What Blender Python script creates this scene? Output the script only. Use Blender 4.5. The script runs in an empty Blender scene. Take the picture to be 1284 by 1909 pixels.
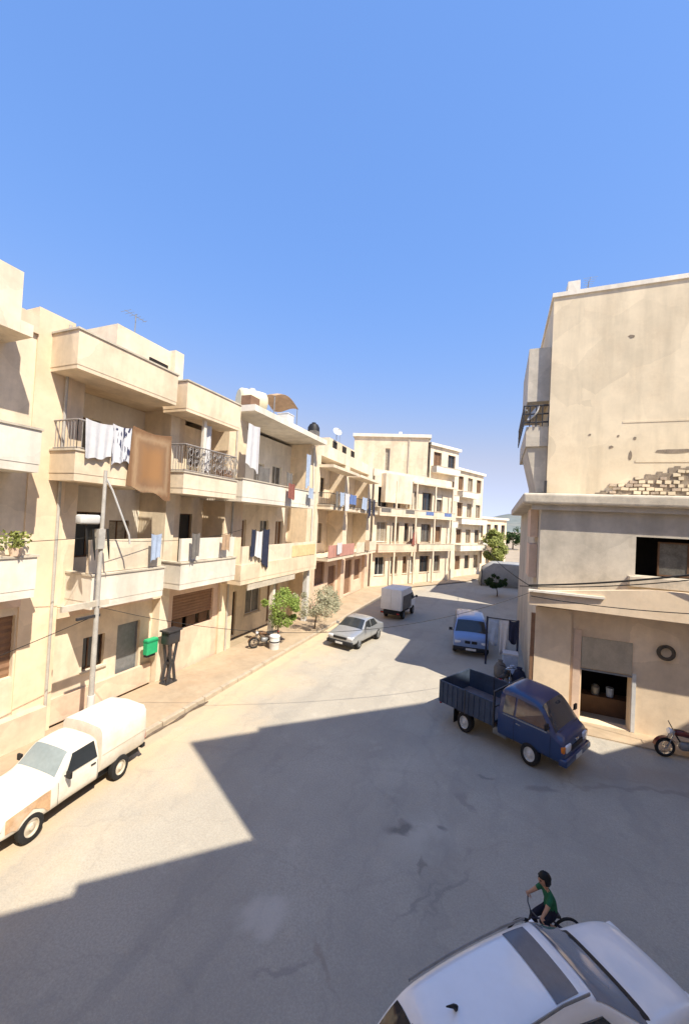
import bpy, bmesh, math, random
from mathutils import Vector, Matrix
from mathutils.bvhtree import BVHTree
random.seed(7)
R = math.radians
scene = bpy.context.scene
C = scene.collection

# ------------------------------------------------------------------ camera
CAM_H = 7.2
yaw, pitch, roll = R(21.8), math.atan(15 / 720), R(3.0)
F0 = Vector((-math.sin(yaw), math.cos(yaw), 0)); R0 = Vector((math.cos(yaw), math.sin(yaw), 0)); U0 = Vector((0, 0, 1))
Fv = F0 * math.cos(pitch) + U0 * math.sin(pitch)
Uv = R0.cross(Fv)
Rv = R0 * math.cos(roll) + Uv * math.sin(roll)
Uv = Rv.cross(Fv)
cd = bpy.data.cameras.new('camera'); cam = bpy.data.objects.new('camera', cd); C.objects.link(cam)
m = Matrix((Rv, Uv, -Fv)).transposed().to_4x4(); m.translation = (0, 0, CAM_H)
cam.matrix_world = m
cd.sensor_fit = 'HORIZONTAL'; cd.sensor_width = 36; cd.lens = 36 * 720 / 1284
cd.clip_start = 0.05; cd.clip_end = 6000
scene.camera = cam

# ------------------------------------------------------------------ light
SUN_FROM = Vector((0.87, -0.49, 0)).normalized(); ELEV = R(53)
w = bpy.data.worlds.new('World'); scene.world = w; w.use_nodes = True
nt = w.node_tree; nt.nodes.clear()
sky = nt.nodes.new('ShaderNodeTexSky'); sky.sky_type = 'NISHITA'; sky.sun_disc = False
sky.sun_elevation = ELEV; sky.sun_rotation = math.atan2(SUN_FROM.x, SUN_FROM.y)
sky.altitude = 1500; sky.air_density = 1.0; sky.dust_density = 0.0; sky.ozone_density = 8.0
bg = nt.nodes.new('ShaderNodeBackground'); bg.inputs[1].default_value = 0.138
wo = nt.nodes.new('ShaderNodeOutputWorld')
# the whole sky's brightness range is compressed evenly, as a phone camera does
bw = nt.nodes.new('ShaderNodeRGBToBW'); dv = nt.nodes.new('ShaderNodeMath'); dv.operation = 'DIVIDE'; dv.inputs[1].default_value = 0.87
pwn = nt.nodes.new('ShaderNodeMath'); pwn.operation = 'POWER'; pwn.inputs[1].default_value = -0.55
scl = nt.nodes.new('ShaderNodeVectorMath'); scl.operation = 'SCALE'
nt.links.new(sky.outputs[0], bw.inputs[0]); nt.links.new(bw.outputs[0], dv.inputs[0]); nt.links.new(dv.outputs[0], pwn.inputs[0])
nt.links.new(sky.outputs[0], scl.inputs[0]); nt.links.new(pwn.outputs[0], scl.inputs['Scale'])
hz = nt.nodes.new('ShaderNodeMapRange'); hz.interpolation_type = 'SMOOTHSTEP'
hz.inputs['From Min'].default_value = 0.8; hz.inputs['From Max'].default_value = 3.3; hz.inputs['To Max'].default_value = 0.97
nt.links.new(bw.outputs[0], hz.inputs['Value'])
bw2 = nt.nodes.new('ShaderNodeRGBToBW'); nt.links.new(scl.outputs[0], bw2.inputs[0])
dust = nt.nodes.new('ShaderNodeVectorMath'); dust.operation = 'SCALE'; dust.inputs[0].default_value = (0.895, 0.997, 1.334)   # dusty pale air where the sky is thick
nt.links.new(bw2.outputs[0], dust.inputs['Scale'])
smx = nt.nodes.new('ShaderNodeMix'); smx.data_type = 'RGBA'; nt.links.new(hz.outputs[0], smx.inputs['Factor']); nt.links.new(scl.outputs[0], smx.inputs['A']); nt.links.new(dust.outputs[0], smx.inputs['B'])
nt.links.new(smx.outputs['Result'], bg.inputs[0]); nt.links.new(bg.outputs[0], wo.inputs[0])
sl = bpy.data.lights.new('sun', 'SUN'); sl.energy = 2.55; sl.angle = R(0.53); sl.color = (1.0, 0.90, 0.74)
so = bpy.data.objects.new('sun', sl); C.objects.link(so)
so.rotation_euler = (-(SUN_FROM * math.cos(ELEV) + Vector((0, 0, math.sin(ELEV))))).to_track_quat('-Z', 'Y').to_euler()
so.location = (30, -20, 40)
vs = scene.view_settings
vs.view_transform = 'Standard'; vs.look = 'None'; vs.gamma = 1; vs.use_curve_mapping = False
vs.exposure = 1.6
scene.cycles.max_bounces = 8; scene.cycles.diffuse_bounces = 6

# ------------------------------------------------------------------ materials
MATS = {}
def principled(name):
    mt = bpy.data.materials.new(name); mt.use_nodes = True
    b = mt.node_tree.nodes['Principled BSDF']
    return mt, mt.node_tree, b
def mat(name, col, rough=0.85, var=0.12, scale=2.0, streak=0.0, bump=0.0, metal=0.0, spec=0.3, coat=0.0, world=True, stain=None, bscale=40, patchy=0.0):
    """procedural colour: two noises, optional vertical streaks and blotchy stains"""
    mt, t, b = principled(name)
    N, L = t.nodes, t.links
    if world:
        g = N.new('ShaderNodeNewGeometry'); src = g.outputs['Position']
    else:
        g = N.new('ShaderNodeTexCoord'); src = g.outputs['Object']
    def noise(sc, det=5, vec=None, rgh=0.6):
        n = N.new('ShaderNodeTexNoise'); n.inputs['Scale'].default_value = sc; n.inputs['Detail'].default_value = det
        n.inputs['Roughness'].default_value = rgh
        L.new(vec or src, n.inputs['Vector']); return n
    def ramp(inp, a, bb, lo, hi):
        r = N.new('ShaderNodeMapRange'); r.inputs['From Min'].default_value = a; r.inputs['From Max'].default_value = bb
        r.inputs['To Min'].default_value = lo; r.inputs['To Max'].default_value = hi
        L.new(inp, r.inputs['Value']); return r.outputs[0]
    f1 = ramp(noise(scale).outputs['Fac'], 0.3, 0.7, 1 - var, 1 + var)
    f2 = ramp(noise(scale * 6.3, 3).outputs['Fac'], 0.3, 0.7, 1 - var * 0.5, 1 + var * 0.5)
    mu = N.new('ShaderNodeMath'); mu.operation = 'MULTIPLY'; L.new(f1, mu.inputs[0]); L.new(f2, mu.inputs[1])
    val = mu.outputs[0]
    if streak:
        mp = N.new('ShaderNodeMapping'); mp.inputs['Scale'].default_value = (1.0, 1.0, 0.13); L.new(src, mp.inputs['Vector'])
        f3 = ramp(noise(1.4, 6, mp.outputs[0]).outputs['Fac'], 0.45, 0.75, 1.0, 1 - streak * 0.7)
        m2 = N.new('ShaderNodeMath'); m2.operation = 'MULTIPLY'; L.new(val, m2.inputs[0]); L.new(f3, m2.inputs[1]); val = m2.outputs[0]
    rgb = N.new('ShaderNodeRGB'); rgb.outputs[0].default_value = (*col, 1)
    sc_ = N.new('ShaderNodeVectorMath'); sc_.operation = 'SCALE'; L.new(rgb.outputs[0], sc_.inputs[0]); L.new(val, sc_.inputs['Scale'])
    out = sc_.outputs[0]
    if stain:
        scol, amt, ssc = stain
        fs = ramp(noise(ssc, 8, None, 0.7).outputs['Fac'], 0.5, 0.68, 0.0, amt)
        mx = N.new('ShaderNodeMix'); mx.data_type = 'RGBA'; L.new(fs, mx.inputs['Factor'])
        L.new(out, mx.inputs['A']); mx.inputs['B'].default_value = (*scol, 1); out = mx.outputs['Result']
    if patchy:
        nd = N.new('ShaderNodeTexNoise'); nd.inputs['Scale'].default_value = 1.1; nd.inputs['Detail'].default_value = 5; L.new(src, nd.inputs['Vector'])
        ma = N.new('ShaderNodeVectorMath'); ma.operation = 'MULTIPLY_ADD'; L.new(nd.outputs['Color'], ma.inputs[0]); ma.inputs[1].default_value = (.5, .5, .5); L.new(src, ma.inputs[2])
        vo = N.new('ShaderNodeTexVoronoi'); vo.inputs['Scale'].default_value = 0.55; L.new(ma.outputs[0], vo.inputs['Vector'])
        sx = N.new('ShaderNodeSeparateColor'); L.new(vo.outputs['Color'], sx.inputs[0])
        pf = ramp(sx.outputs[0], 0.0, 1.0, 1 - patchy, 1 + patchy * .6)
        s2 = N.new('ShaderNodeVectorMath'); s2.operation = 'SCALE'; L.new(out, s2.inputs[0]); L.new(pf, s2.inputs['Scale']); out = s2.outputs[0]
    L.new(out, b.inputs['Base Color'])
    b.inputs['Roughness'].default_value = rough; b.inputs['Metallic'].default_value = metal
    b.inputs['Specular IOR Level'].default_value = spec
    b.inputs['Coat Weight'].default_value = coat; b.inputs['Coat Roughness'].default_value = 0.08
    if bump:
        bp = N.new('ShaderNodeBump'); bp.inputs['Strength'].default_value = bump; bp.inputs['Distance'].default_value = 0.02
        L.new(noise(bscale, 4).outputs['Fac'], bp.inputs['Height']); L.new(bp.outputs[0], b.inputs['Normal'])
    MATS[name] = mt
    return mt

cream = mat('plaster_cream', (0.790, 0.650, 0.475), patchy=0.1, var=0.10, scale=0.7, streak=0.34, bump=0.25, stain=((0.56, 0.42, 0.27), 0.4, 0.9))
cream2 = mat('plaster_pale', (0.790, 0.680, 0.525), patchy=0.1, var=0.10, scale=0.8, streak=0.34, bump=0.25, stain=((0.56, 0.46, 0.33), 0.4, 1.1))
tan = mat('plaster_tan', (0.840, 0.680, 0.490), patchy=0.09, var=0.10, scale=0.6, streak=0.16, bump=0.25, stain=((0.62, 0.45, 0.29), 0.4, 0.8))
offw = mat('plaster_offwhite', (0.800, 0.745, 0.645), patchy=0.08, var=0.08, scale=0.9, streak=0.34, bump=0.2, stain=((0.6, 0.53, 0.42), 0.35, 1.3))
rosy = mat('plaster_rosy', (0.740, 0.560, 0.425), patchy=0.12, var=0.10, scale=0.9, streak=0.15, bump=0.2, stain=((0.5, 0.36, 0.26), 0.4, 1.2))
bigwall = mat('plaster_weathered', (0.750, 0.640, 0.460), patchy=0.09, var=0.10, scale=0.35, streak=0.28, bump=0.35, stain=((0.54, 0.43, 0.29), 0.5, 0.55))
greyc = mat('concrete_grey', (0.570, 0.520, 0.435), patchy=0.09, var=0.12, scale=0.8, streak=0.3, bump=0.35, stain=((0.38, 0.345, 0.285), 0.5, 0.9))
slabc = mat('concrete_slab', (0.587, 0.525, 0.425), var=0.14, scale=1.2, streak=0.25, bump=0.3, stain=((0.25, 0.22, 0.18), 0.4, 1.5))
yellowp = mat('paint_yellow', (0.680, 0.560, 0.300), var=0.12, scale=2, streak=0.2)
pinkp = mat('paint_pink', (0.520, 0.270, 0.220), var=0.12, scale=2, streak=0.2)
brickm = mat('brick_bare', (0.460, 0.370, 0.280), var=0.3, scale=5, bump=0.5)
brickd = mat('brick_mortar', (0.270, 0.220, 0.165), var=0.3, scale=4, bump=0.6)
woodb = mat('door_brown', (0.12, 0.065, 0.035), rough=0.6, var=0.2, scale=4)
metald = mat('metal_dark', (0.035, 0.035, 0.04), rough=0.45, var=0.2, scale=8, spec=0.5)
metalg = mat('metal_grey', (0.25, 0.26, 0.27), rough=0.5, var=0.15, scale=6, metal=0.4)
polem = mat('pole_galvanised', (0.46, 0.44, 0.40), rough=0.6, var=0.15, scale=4, streak=0.2)
metalw = mat('metal_white', (0.62, 0.62, 0.60), rough=0.5, var=0.1, scale=5)
shutter = mat('shutter_grey_green', (0.500, 0.440, 0.340), rough=0.55, var=0.12, scale=3, streak=0.2, metal=0.2)
shutterb = mat('shutter_brown', (0.24, 0.14, 0.085), rough=0.6, var=0.15, scale=3)
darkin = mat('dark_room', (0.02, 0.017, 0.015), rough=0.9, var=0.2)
glassd = mat('window_glass', (0.03, 0.035, 0.04), rough=0.08, var=0.1, spec=0.6)
rubber = mat('rubber', (0.02, 0.02, 0.021), rough=0.85, var=0.2, scale=6)
chrome = mat('chrome', (0.6, 0.6, 0.62), rough=0.2, var=0.05, metal=1.0)
lampg = mat('headlight_glass', (0.75, 0.77, 0.8), rough=0.12, var=0.06, scale=30, spec=0.8, coat=0.5)
redg = mat('tail_light_red', (0.45, 0.025, 0.02), rough=0.2, var=0.1, coat=0.5)
orangeg = mat('indicator_orange', (0.65, 0.2, 0.03), rough=0.25, var=0.1)
blackpl = mat('black_plastic', (0.018, 0.018, 0.02), rough=0.55, var=0.15, scale=5)
pw = mat('car_paint_white', (0.840, 0.850, 0.860), rough=0.28, var=0.03, scale=1.5, coat=0.7, spec=0.5)
pdust = mat('car_paint_white_dusty', (0.740, 0.690, 0.600), rough=0.6, var=0.08, scale=2.5, coat=0.05, stain=((0.58, 0.46, 0.32), 0.35, 1.6))
prust = mat('fender_primer_rusty', (0.560, 0.360, 0.210), rough=0.75, var=0.2, scale=5, stain=((0.6, 0.5, 0.4), 0.6, 3))
pblue = mat('car_paint_blue', (0.015, 0.042, 0.135), rough=0.3, var=0.06, scale=1.5, coat=0.6, spec=0.5)
pbluedull = mat('truck_bed_blue_grey', (0.050, 0.070, 0.110), rough=0.6, var=0.2, scale=3, streak=0.3)
bedin = mat('truck_bed_floor', (0.17, 0.13, 0.125), rough=0.8, var=0.25, scale=3)
psilver = mat('car_paint_silver', (0.42, 0.44, 0.46), rough=0.3, var=0.04, scale=2, metal=0.5, coat=0.6)
plight = mat('car_paint_light_blue', (0.200, 0.290, 0.500), rough=0.3, var=0.04, scale=2, metal=0.2, coat=0.6)
boxw = mat('cargo_box_white', (0.820, 0.810, 0.780), rough=0.5, var=0.06, scale=2, streak=0.2)
tarpg = mat('tarpaulin_grey', (0.16, 0.15, 0.14), rough=0.8, var=0.2, scale=3)
tarpw = mat('tarpaulin_pale', (0.330, 0.335, 0.330), rough=0.7, var=0.12, scale=1.2, bump=0.3, bscale=4)
clothw = mat('cloth_white', (0.600, 0.600, 0.620), rough=0.9, var=0.08, scale=4)
clothb = mat('cloth_blue', (0.13, 0.2, 0.42), rough=0.9, var=0.2, scale=5)
clothd = mat('cloth_navy', (0.025, 0.03, 0.06), rough=0.9, var=0.2, scale=5)
clothl = mat('cloth_light_blue', (0.36, 0.44, 0.58), rough=0.9, var=0.15, scale=5)
clothr = mat('cloth_red', (0.270, 0.100, 0.080), rough=0.9, var=0.2, scale=5)
clotho = mat('cloth_orange', (0.420, 0.290, 0.190), rough=0.9, var=0.15, scale=3)
greenp = mat('plastic_green', (0.03, 0.40, 0.17), rough=0.5, var=0.1, scale=5)
bark = mat('bark', (0.10, 0.07, 0.045), rough=0.95, var=0.3, scale=10, bump=0.6)
skinm = mat('skin', (0.42, 0.24, 0.16), rough=0.6, var=0.05, scale=10)
shirtm = mat('shirt_green', (0.018, 0.12, 0.062), rough=0.9, var=0.15, scale=12)
pantsm = mat('trousers_dark', (0.014, 0.015, 0.03), rough=0.9, var=0.2, scale=12)
hairm = mat('hair_black', (0.008, 0.007, 0.007), rough=0.55, var=0.3, scale=60)
redpaint = mat('motorcycle_red', (0.140, 0.025, 0.022), rough=0.35, var=0.08, coat=0.4)
creamtank = mat('tank_cream', (0.66, 0.60, 0.42), rough=0.6, var=0.08, scale=3)
cablem = mat('cable_black', (0.02, 0.02, 0.02), rough=0.7, var=0.1)

def rug_mat():
    mt, t, b = principled('rug_brown'); N, L = t.nodes, t.links
    tc = N.new('ShaderNodeTexCoord')
    mp = N.new('ShaderNodeMapping'); L.new(tc.outputs['Generated'], mp.inputs[0])
    wv = N.new('ShaderNodeTexWave'); wv.wave_type = 'RINGS'; wv.rings_direction = 'X'; wv.inputs['Scale'].default_value = 0.0
    n = N.new('ShaderNodeTexNoise'); n.inputs['Scale'].default_value = 9; L.new(mp.outputs[0], n.inputs['Vector'])
    # border against field from generated coordinates
    sp = N.new('ShaderNodeSeparateXYZ'); L.new(mp.outputs[0], sp.inputs[0])
    def edge(o):
        a = N.new('ShaderNodeMath'); a.operation = 'SUBTRACT'; L.new(o, a.inputs[0]); a.inputs[1].default_value = 0.5
        c = N.new('ShaderNodeMath'); c.operation = 'ABSOLUTE'; L.new(a.outputs[0], c.inputs[0]); return c.outputs[0]
    mxm = N.new('ShaderNodeMath'); mxm.operation = 'MAXIMUM'; L.new(edge(sp.outputs[1]), mxm.inputs[0]); L.new(edge(sp.outputs[2]), mxm.inputs[1])
    ad = N.new('ShaderNodeMath'); ad.operation = 'MULTIPLY_ADD'; L.new(n.outputs['Fac'], ad.inputs[0]); ad.inputs[1].default_value = 0.08; L.new(mxm.outputs[0], ad.inputs[2])
    cr = N.new('ShaderNodeValToRGB'); L.new(ad.outputs[0], cr.inputs[0])
    e = cr.color_ramp.elements; e[0].position = 0.2; e[0].color = (0.33, 0.175, 0.075, 1); e[1].position = 0.33; e[1].color = (0.26, 0.15, 0.08, 1)
    x = cr.color_ramp.elements.new(0.40); x.color = (0.36, 0.24, 0.14, 1)
    x = cr.color_ramp.elements.new(0.48); x.color = (0.22, 0.12, 0.06, 1)
    L.new(cr.outputs[0], b.inputs['Base Color']); b.inputs['Roughness'].default_value = 0.95
    return mt
rugm = rug_mat()
def pattern_mat():
    mt, t, b = principled('cloth_white_dark_print'); N, L = t.nodes, t.links
    tc = N.new('ShaderNodeTexCoord')
    n = N.new('ShaderNodeTexNoise'); n.inputs['Scale'].default_value = 4.2; n.inputs['Detail'].default_value = 2; L.new(tc.outputs['Generated'], n.inputs['Vector'])
    cr = N.new('ShaderNodeValToRGB'); L.new(n.outputs['Fac'], cr.inputs[0])
    e = cr.color_ramp.elements; e[0].position = 0.57; e[0].color = (0.62, 0.63, 0.66, 1); e[1].position = 0.6; e[1].color = (0.04, 0.045, 0.1, 1)
    L.new(cr.outputs[0], b.inputs['Base Color']); b.inputs['Roughness'].default_value = 0.95
    return mt
printm = pattern_mat()

def leaf_mat(name, c1, c2):
    mt, t, b = principled(name); N, L = t.nodes, t.links
    g = N.new('ShaderNodeNewGeometry')
    n = N.new('ShaderNodeTexNoise'); n.inputs['Scale'].default_value = 3.0; n.inputs['Detail'].default_value = 3; L.new(g.outputs['Position'], n.inputs['Vector'])
    ad = N.new('ShaderNodeMath'); ad.operation = 'MULTIPLY_ADD'; L.new(g.outputs['Random Per Island'], ad.inputs[0]); ad.inputs[1].default_value = 0.6
    L.new(n.outputs['Fac'], ad.inputs[2])
    mx = N.new('ShaderNodeMix'); mx.data_type = 'RGBA'
    mr = N.new('ShaderNodeMapRange'); mr.inputs['From Min'].default_value = 0.4; mr.inputs['From Max'].default_value = 1.1; L.new(ad.outputs[0], mr.inputs['Value'])
    L.new(mr.outputs[0], mx.inputs['Factor']); mx.inputs['A'].default_value = (*c1, 1); mx.inputs['B'].default_value = (*c2, 1)
    L.new(mx.outputs['Result'], b.inputs['Base Color']); b.inputs['Roughness'].default_value = 0.6
    b.inputs['Specular IOR Level'].default_value = 0.2
    tr = N.new('ShaderNodeBsdfTranslucent'); L.new(mx.outputs['Result'], tr.inputs['Color'])
    ms = N.new('ShaderNodeMixShader'); ms.inputs[0].default_value = 0.3
    L.new(b.outputs[0], ms.inputs[1]); L.new(tr.outputs[0], ms.inputs[2])
    L.new(ms.outputs[0], N['Material Output'].inputs['Surface'])
    return mt
leaf_lime = leaf_mat('leaf_lime', (0.13, 0.20, 0.04), (0.33, 0.43, 0.11))
leaf_olive = leaf_mat('leaf_olive', (0.30, 0.30, 0.20), (0.50, 0.49, 0.35))
leaf_yellow = leaf_mat('leaf_yellow_green', (0.16, 0.20, 0.05), (0.36, 0.39, 0.12))
leaf_dark = leaf_mat('leaf_dark', (0.012, 0.03, 0.008), (0.045, 0.085, 0.02))

def road_mat():
    mt, t, b = principled('worn_asphalt'); N, L = t.nodes, t.links
    g = N.new('ShaderNodeNewGeometry'); pos = g.outputs['Position']
    def noise(sc, det=6, rg=0.6, vec=pos):
        n = N.new('ShaderNodeTexNoise'); n.inputs['Scale'].default_value = sc; n.inputs['Detail'].default_value = det; n.inputs['Roughness'].default_value = rg
        L.new(vec, n.inputs['Vector']); return n.outputs['Fac']
    def mr(inp, a, bb, lo, hi, smooth=True):
        r = N.new('ShaderNodeMapRange'); r.inputs['From Min'].default_value = a; r.inputs['From Max'].default_value = bb
        r.inputs['To Min'].default_value = lo; r.inputs['To Max'].default_value = hi
        if smooth: r.interpolation_type = 'SMOOTHSTEP'
        L.new(inp, r.inputs['Value']); return r.outputs[0]
    def mix(fac, a, col):
        x = N.new('ShaderNodeMix'); x.data_type = 'RGBA'; L.new(fac, x.inputs['Factor'])
        if isinstance(a, tuple): x.inputs['A'].default_value = (*a, 1)
        else: L.new(a, x.inputs['A'])
        if isinstance(col, tuple): x.inputs['B'].default_value = (*col, 1)
        else: L.new(col, x.inputs['B'])
        return x.outputs['Result']
    base = mix(mr(noise(0.35, 8), 0.3, 0.7, 0, 1), (0.378, 0.347, 0.293), (0.464, 0.427, 0.358))
    fine = mr(noise(24, 4, .75), 0.35, 0.65, 0.0, 0.6)
    base = mix(fine, base, (0.315, 0.292, 0.249))
    # dusty soil drifting in from the left pavement
    sp = N.new('ShaderNodeSeparateXYZ'); L.new(pos, sp.inputs[0])
    a = N.new('ShaderNodeMath'); a.operation = 'MULTIPLY_ADD'; L.new(noise(0.5, 6), a.inputs[0]); a.inputs[1].default_value = 5.0; L.new(sp.outputs[0], a.inputs[2])
    base = mix(mr(a.outputs[0], -8.2, -4.2, 0.75, 0.0), base, (0.642, 0.479, 0.288))
    # warp for ragged patch outlines
    nz = N.new('ShaderNodeTexNoise'); nz.inputs['Scale'].default_value = 1.7; nz.inputs['Detail'].default_value = 6; L.new(pos, nz.inputs['Vector'])
    wv = N.new('ShaderNodeVectorMath'); wv.operation = 'MULTIPLY_ADD'; L.new(nz.outputs['Color'], wv.inputs[0]); wv.inputs[1].default_value = (0.9, 0.9, 0); L.new(pos, wv.inputs[2])
    def patch(cx, cy, rx, ry, ang, col, amt, soft=0.5):
        nonlocal base
        mp = N.new('ShaderNodeMapping'); mp.vector_type = 'TEXTURE'
        mp.inputs['Location'].default_value = (cx + .45, cy + .45, 0); mp.inputs['Rotation'].default_value = (0, 0, R(ang)); mp.inputs['Scale'].default_value = (rx, ry, 50)
        L.new(wv.outputs[0], mp.inputs['Vector'])
        ln = N.new('ShaderNodeVectorMath'); ln.operation = 'LENGTH'; L.new(mp.outputs[0], ln.inputs[0])
        base = mix(mr(ln.outputs['Value'], max(0, .85 - soft), 1.1 + soft * 0.5, amt * .85, 0), base, col)
    patch(-3.65, 6.2, 0.55, 0.34, 40, (0.601, 0.563, 0.496), 0.6)
    patch(-1.2, 9.5, 0.75, 0.5, 25, (0.571, 0.541, 0.470), 0.45, 0.8)
    patch(-1.5, 8.9, 0.9, 0.55, 40, (0.514, 0.486, 0.419), 0.4, 0.8)
    patch(-1.85, 9.3, 0.36, 0.2, 28, (0.143, 0.138, 0.124), 0.85)
    patch(-1.0, 9.75, 0.16, 0.09, 10, (0.185, 0.175, 0.157), 0.8)
    patch(-1.25, 8.45, 0.06, 0.28, 10, (0.172, 0.166, 0.143), 0.7)
    patch(-0.5, 10.9, 0.10, 0.4, 20, (0.215, 0.203, 0.184), 0.6)
    patch(0.0, 12.2, 0.22, 0.10, 0, (0.185, 0.175, 0.157), 0.7)
    patch(1.4, 12.3, 0.5, 0.16, 25, (0.200, 0.183, 0.162), 0.7)
    patch(-1.1, 7.6, 0.05, 0.75, -35, (0.243, 0.233, 0.208), 0.7)
    patch(-0.6, 8.1, 0.05, 0.9, -25, (0.243, 0.233, 0.208), 0.7)
    patch(-2.9, 5.6, 0.05, 0.55, -50, (0.272, 0.253, 0.223), 0.7)
    patch(-2.4, 5.9, 0.45, 0.07, -40, (0.285, 0.246, 0.196), 0.7)
    patch(4.2, 13.6, 2.6, 0.10, 20, (0.243, 0.218, 0.184), 0.6)
    patch(4.4, 14.4, 2.4, 0.5, 20, (0.343, 0.281, 0.215), 0.7, 0.9)
    patch(-2.4, 11.6, 1.6, 0.6, 60, (0.514, 0.479, 0.404), 0.4, 0.9)
    # faint wheel tracks sweeping round the corner, and scattered grit
    mpt = N.new('ShaderNodeMapping'); mpt.inputs['Rotation'].default_value = (0, 0, R(35)); mpt.inputs['Scale'].default_value = (1.3, .09, 1); L.new(wv.outputs[0], mpt.inputs['Vector'])
    base = mix(mr(noise(1.0, 4, .55, mpt.outputs[0]), .5, .66, 0, .32), base, (0.273, 0.260, 0.232))
    base = mix(mr(noise(1.1, 7, .7), .56, .72, 0, .45), base, (0.506, 0.468, 0.392))
    base = mix(mr(noise(.8, 7, .72, wv.outputs[0]), .57, .70, 0, .35), base, (0.253, 0.244, 0.222))
    base = mix(mr(noise(75, 2, .5), .62, .70, 0, .5), base, (0.557, 0.520, 0.444))
    # fine cracks
    vo = N.new('ShaderNodeTexVoronoi'); vo.feature = 'DISTANCE_TO_EDGE'; vo.inputs['Scale'].default_value = 0.33; L.new(wv.outputs[0], vo.inputs['Vector'])
    base = mix(mr(vo.outputs['Distance'], 0.0, 0.02, 0.10, 0.0), base, (0.185, 0.175, 0.157))
    L.new(base, b.inputs['Base Color']); b.inputs['Roughness'].default_value = 0.92; b.inputs['Specular IOR Level'].default_value = 0.2
    bp = N.new('ShaderNodeBump'); bp.inputs['Strength'].default_value = 0.6; bp.inputs['Distance'].default_value = 0.02
    L.new(noise(30, 5), bp.inputs['Height']); L.new(bp.outputs[0], b.inputs['Normal'])
    return mt
roadm = road_mat()
groundm = mat('dusty_ground', (0.40, 0.32, 0.22), var=0.2, scale=0.3, bump=0.3, stain=((0.30, 0.26, 0.20), 0.5, 0.4))
pavem = mat('dusty_pavement', (0.420, 0.330, 0.230), var=0.14, scale=0.8, bump=0.4, stain=((0.42, 0.29, 0.18), 0.5, 0.55))
kerbm = mat('kerb_stone', (0.440, 0.370, 0.280), var=0.15, scale=3, bump=0.3)
hillm = mat('hill_scrub', (0.17, 0.19, 0.17), var=0.3, scale=0.01, stain=((0.28, 0.25, 0.2), 0.6, 0.006))

# ------------------------------------------------------------------ mesh helpers
class MB:
    def __init__(s): s.v = []; s.f = []; s.mi = []
    def add(s, vs_, fs, mi=0):
        o = len(s.v); s.v += [tuple(v) for v in vs_]
        for f in fs: s.f.append([i + o for i in f]); s.mi.append(mi)
        return s
    def box(s, x0, x1, y0, y1, z0, z1, mi=0):
        V = [(x0, y0, z0), (x1, y0, z0), (x1, y1, z0), (x0, y1, z0), (x0, y0, z1), (x1, y0, z1), (x1, y1, z1), (x0, y1, z1)]
        return s.add(V, [(0, 3, 2, 1), (4, 5, 6, 7), (0, 1, 5, 4), (1, 2, 6, 5), (2, 3, 7, 6), (3, 0, 4, 7)], mi)
    def cbox(s, cx, cy, cz, sx, sy, sz, mi=0):
        return s.box(cx - sx / 2, cx + sx / 2, cy - sy / 2, cy + sy / 2, cz - sz / 2, cz + sz / 2, mi)
    def tube(s, pts, rad, n=8, cap=True, mi=0):
        pts = [Vector(p) for p in pts]; rr = rad if isinstance(rad, (list, tuple)) else [rad] * len(pts)
        rings = []; prev = None
        for i, p in enumerate(pts):
            t = (pts[min(i + 1, len(pts) - 1)] - pts[max(i - 1, 0)]).normalized()
            if prev is None:
                a = t.orthogonal().normalized()
            else:
                a = (prev - t * prev.dot(t)).normalized()
            prev = a; bb = t.cross(a)
            rings.append([p + (a * math.cos(k * 2 * math.pi / n) + bb * math.sin(k * 2 * math.pi / n)) * rr[i] for k in range(n)])
        V = [v for r in rings for v in r]; Fs = []
        for i in range(len(pts) - 1):
            for k in range(n): Fs.append((i * n + k, i * n + (k + 1) % n, (i + 1) * n + (k + 1) % n, (i + 1) * n + k))
        if cap: Fs.append(tuple(range(n - 1, -1, -1))); Fs.append(tuple((len(pts) - 1) * n + k for k in range(n)))
        return s.add(V, Fs, mi)
    def lathe(s, prof, origin=(0, 0, 0), axis='z', n=24, mi=0):
        o = Vector(origin); V = []; Fs = []
        for (r, h) in prof:
            for k in range(n):
                c, q = math.cos(k * 2 * math.pi / n) * r, math.sin(k * 2 * math.pi / n) * r
                V.append(o + (Vector((c, q, h)) if axis == 'z' else Vector((q, h, c)) if axis == 'y' else Vector((h, c, q))))
        for i in range(len(prof) - 1):
            for k in range(n): Fs.append((i * n + k, i * n + (k + 1) % n, (i + 1) * n + (k + 1) % n, (i + 1) * n + k))
        return s.add(V, Fs, mi)
    def quad(s, a, b, c, d, mi=0): return s.add([a, b, c, d], [(0, 1, 2, 3)], mi)
    def mesh(s, name, mats, smooth=False, ang=35):
        me = bpy.data.meshes.new(name); me.from_pydata(s.v, [], s.f); me.update()
        for q in (mats if isinstance(mats, (list, tuple)) else [mats]): me.materials.append(q)
        if len(me.materials) > 1:
            me.polygons.foreach_set('material_index', s.mi)
        bm = bmesh.new(); bm.from_mesh(me); bmesh.ops.recalc_face_normals(bm, faces=bm.faces)
        if smooth:
            for f in bm.faces: f.smooth = True
            lim = R(ang)
            for e in bm.edges:
                if len(e.link_faces) == 2 and e.calc_face_angle(0) > lim: e.smooth = False
        bm.to_mesh(me); bm.free()
        return me
    def obj(s, name, mats, parent=None, smooth=False, ang=35):
        o = bpy.data.objects.new(name, s.mesh(name, mats, smooth, ang)); C.objects.link(o)
        if parent: o.parent = parent
        return o
def empty(name, loc, rz=0, scale=(1, 1, 1)):
    o = bpy.data.objects.new(name, None); C.objects.link(o); o.location = loc; o.rotation_euler = (0, 0, rz); o.scale = scale
    o.empty_display_size = 0.2
    return o
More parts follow.
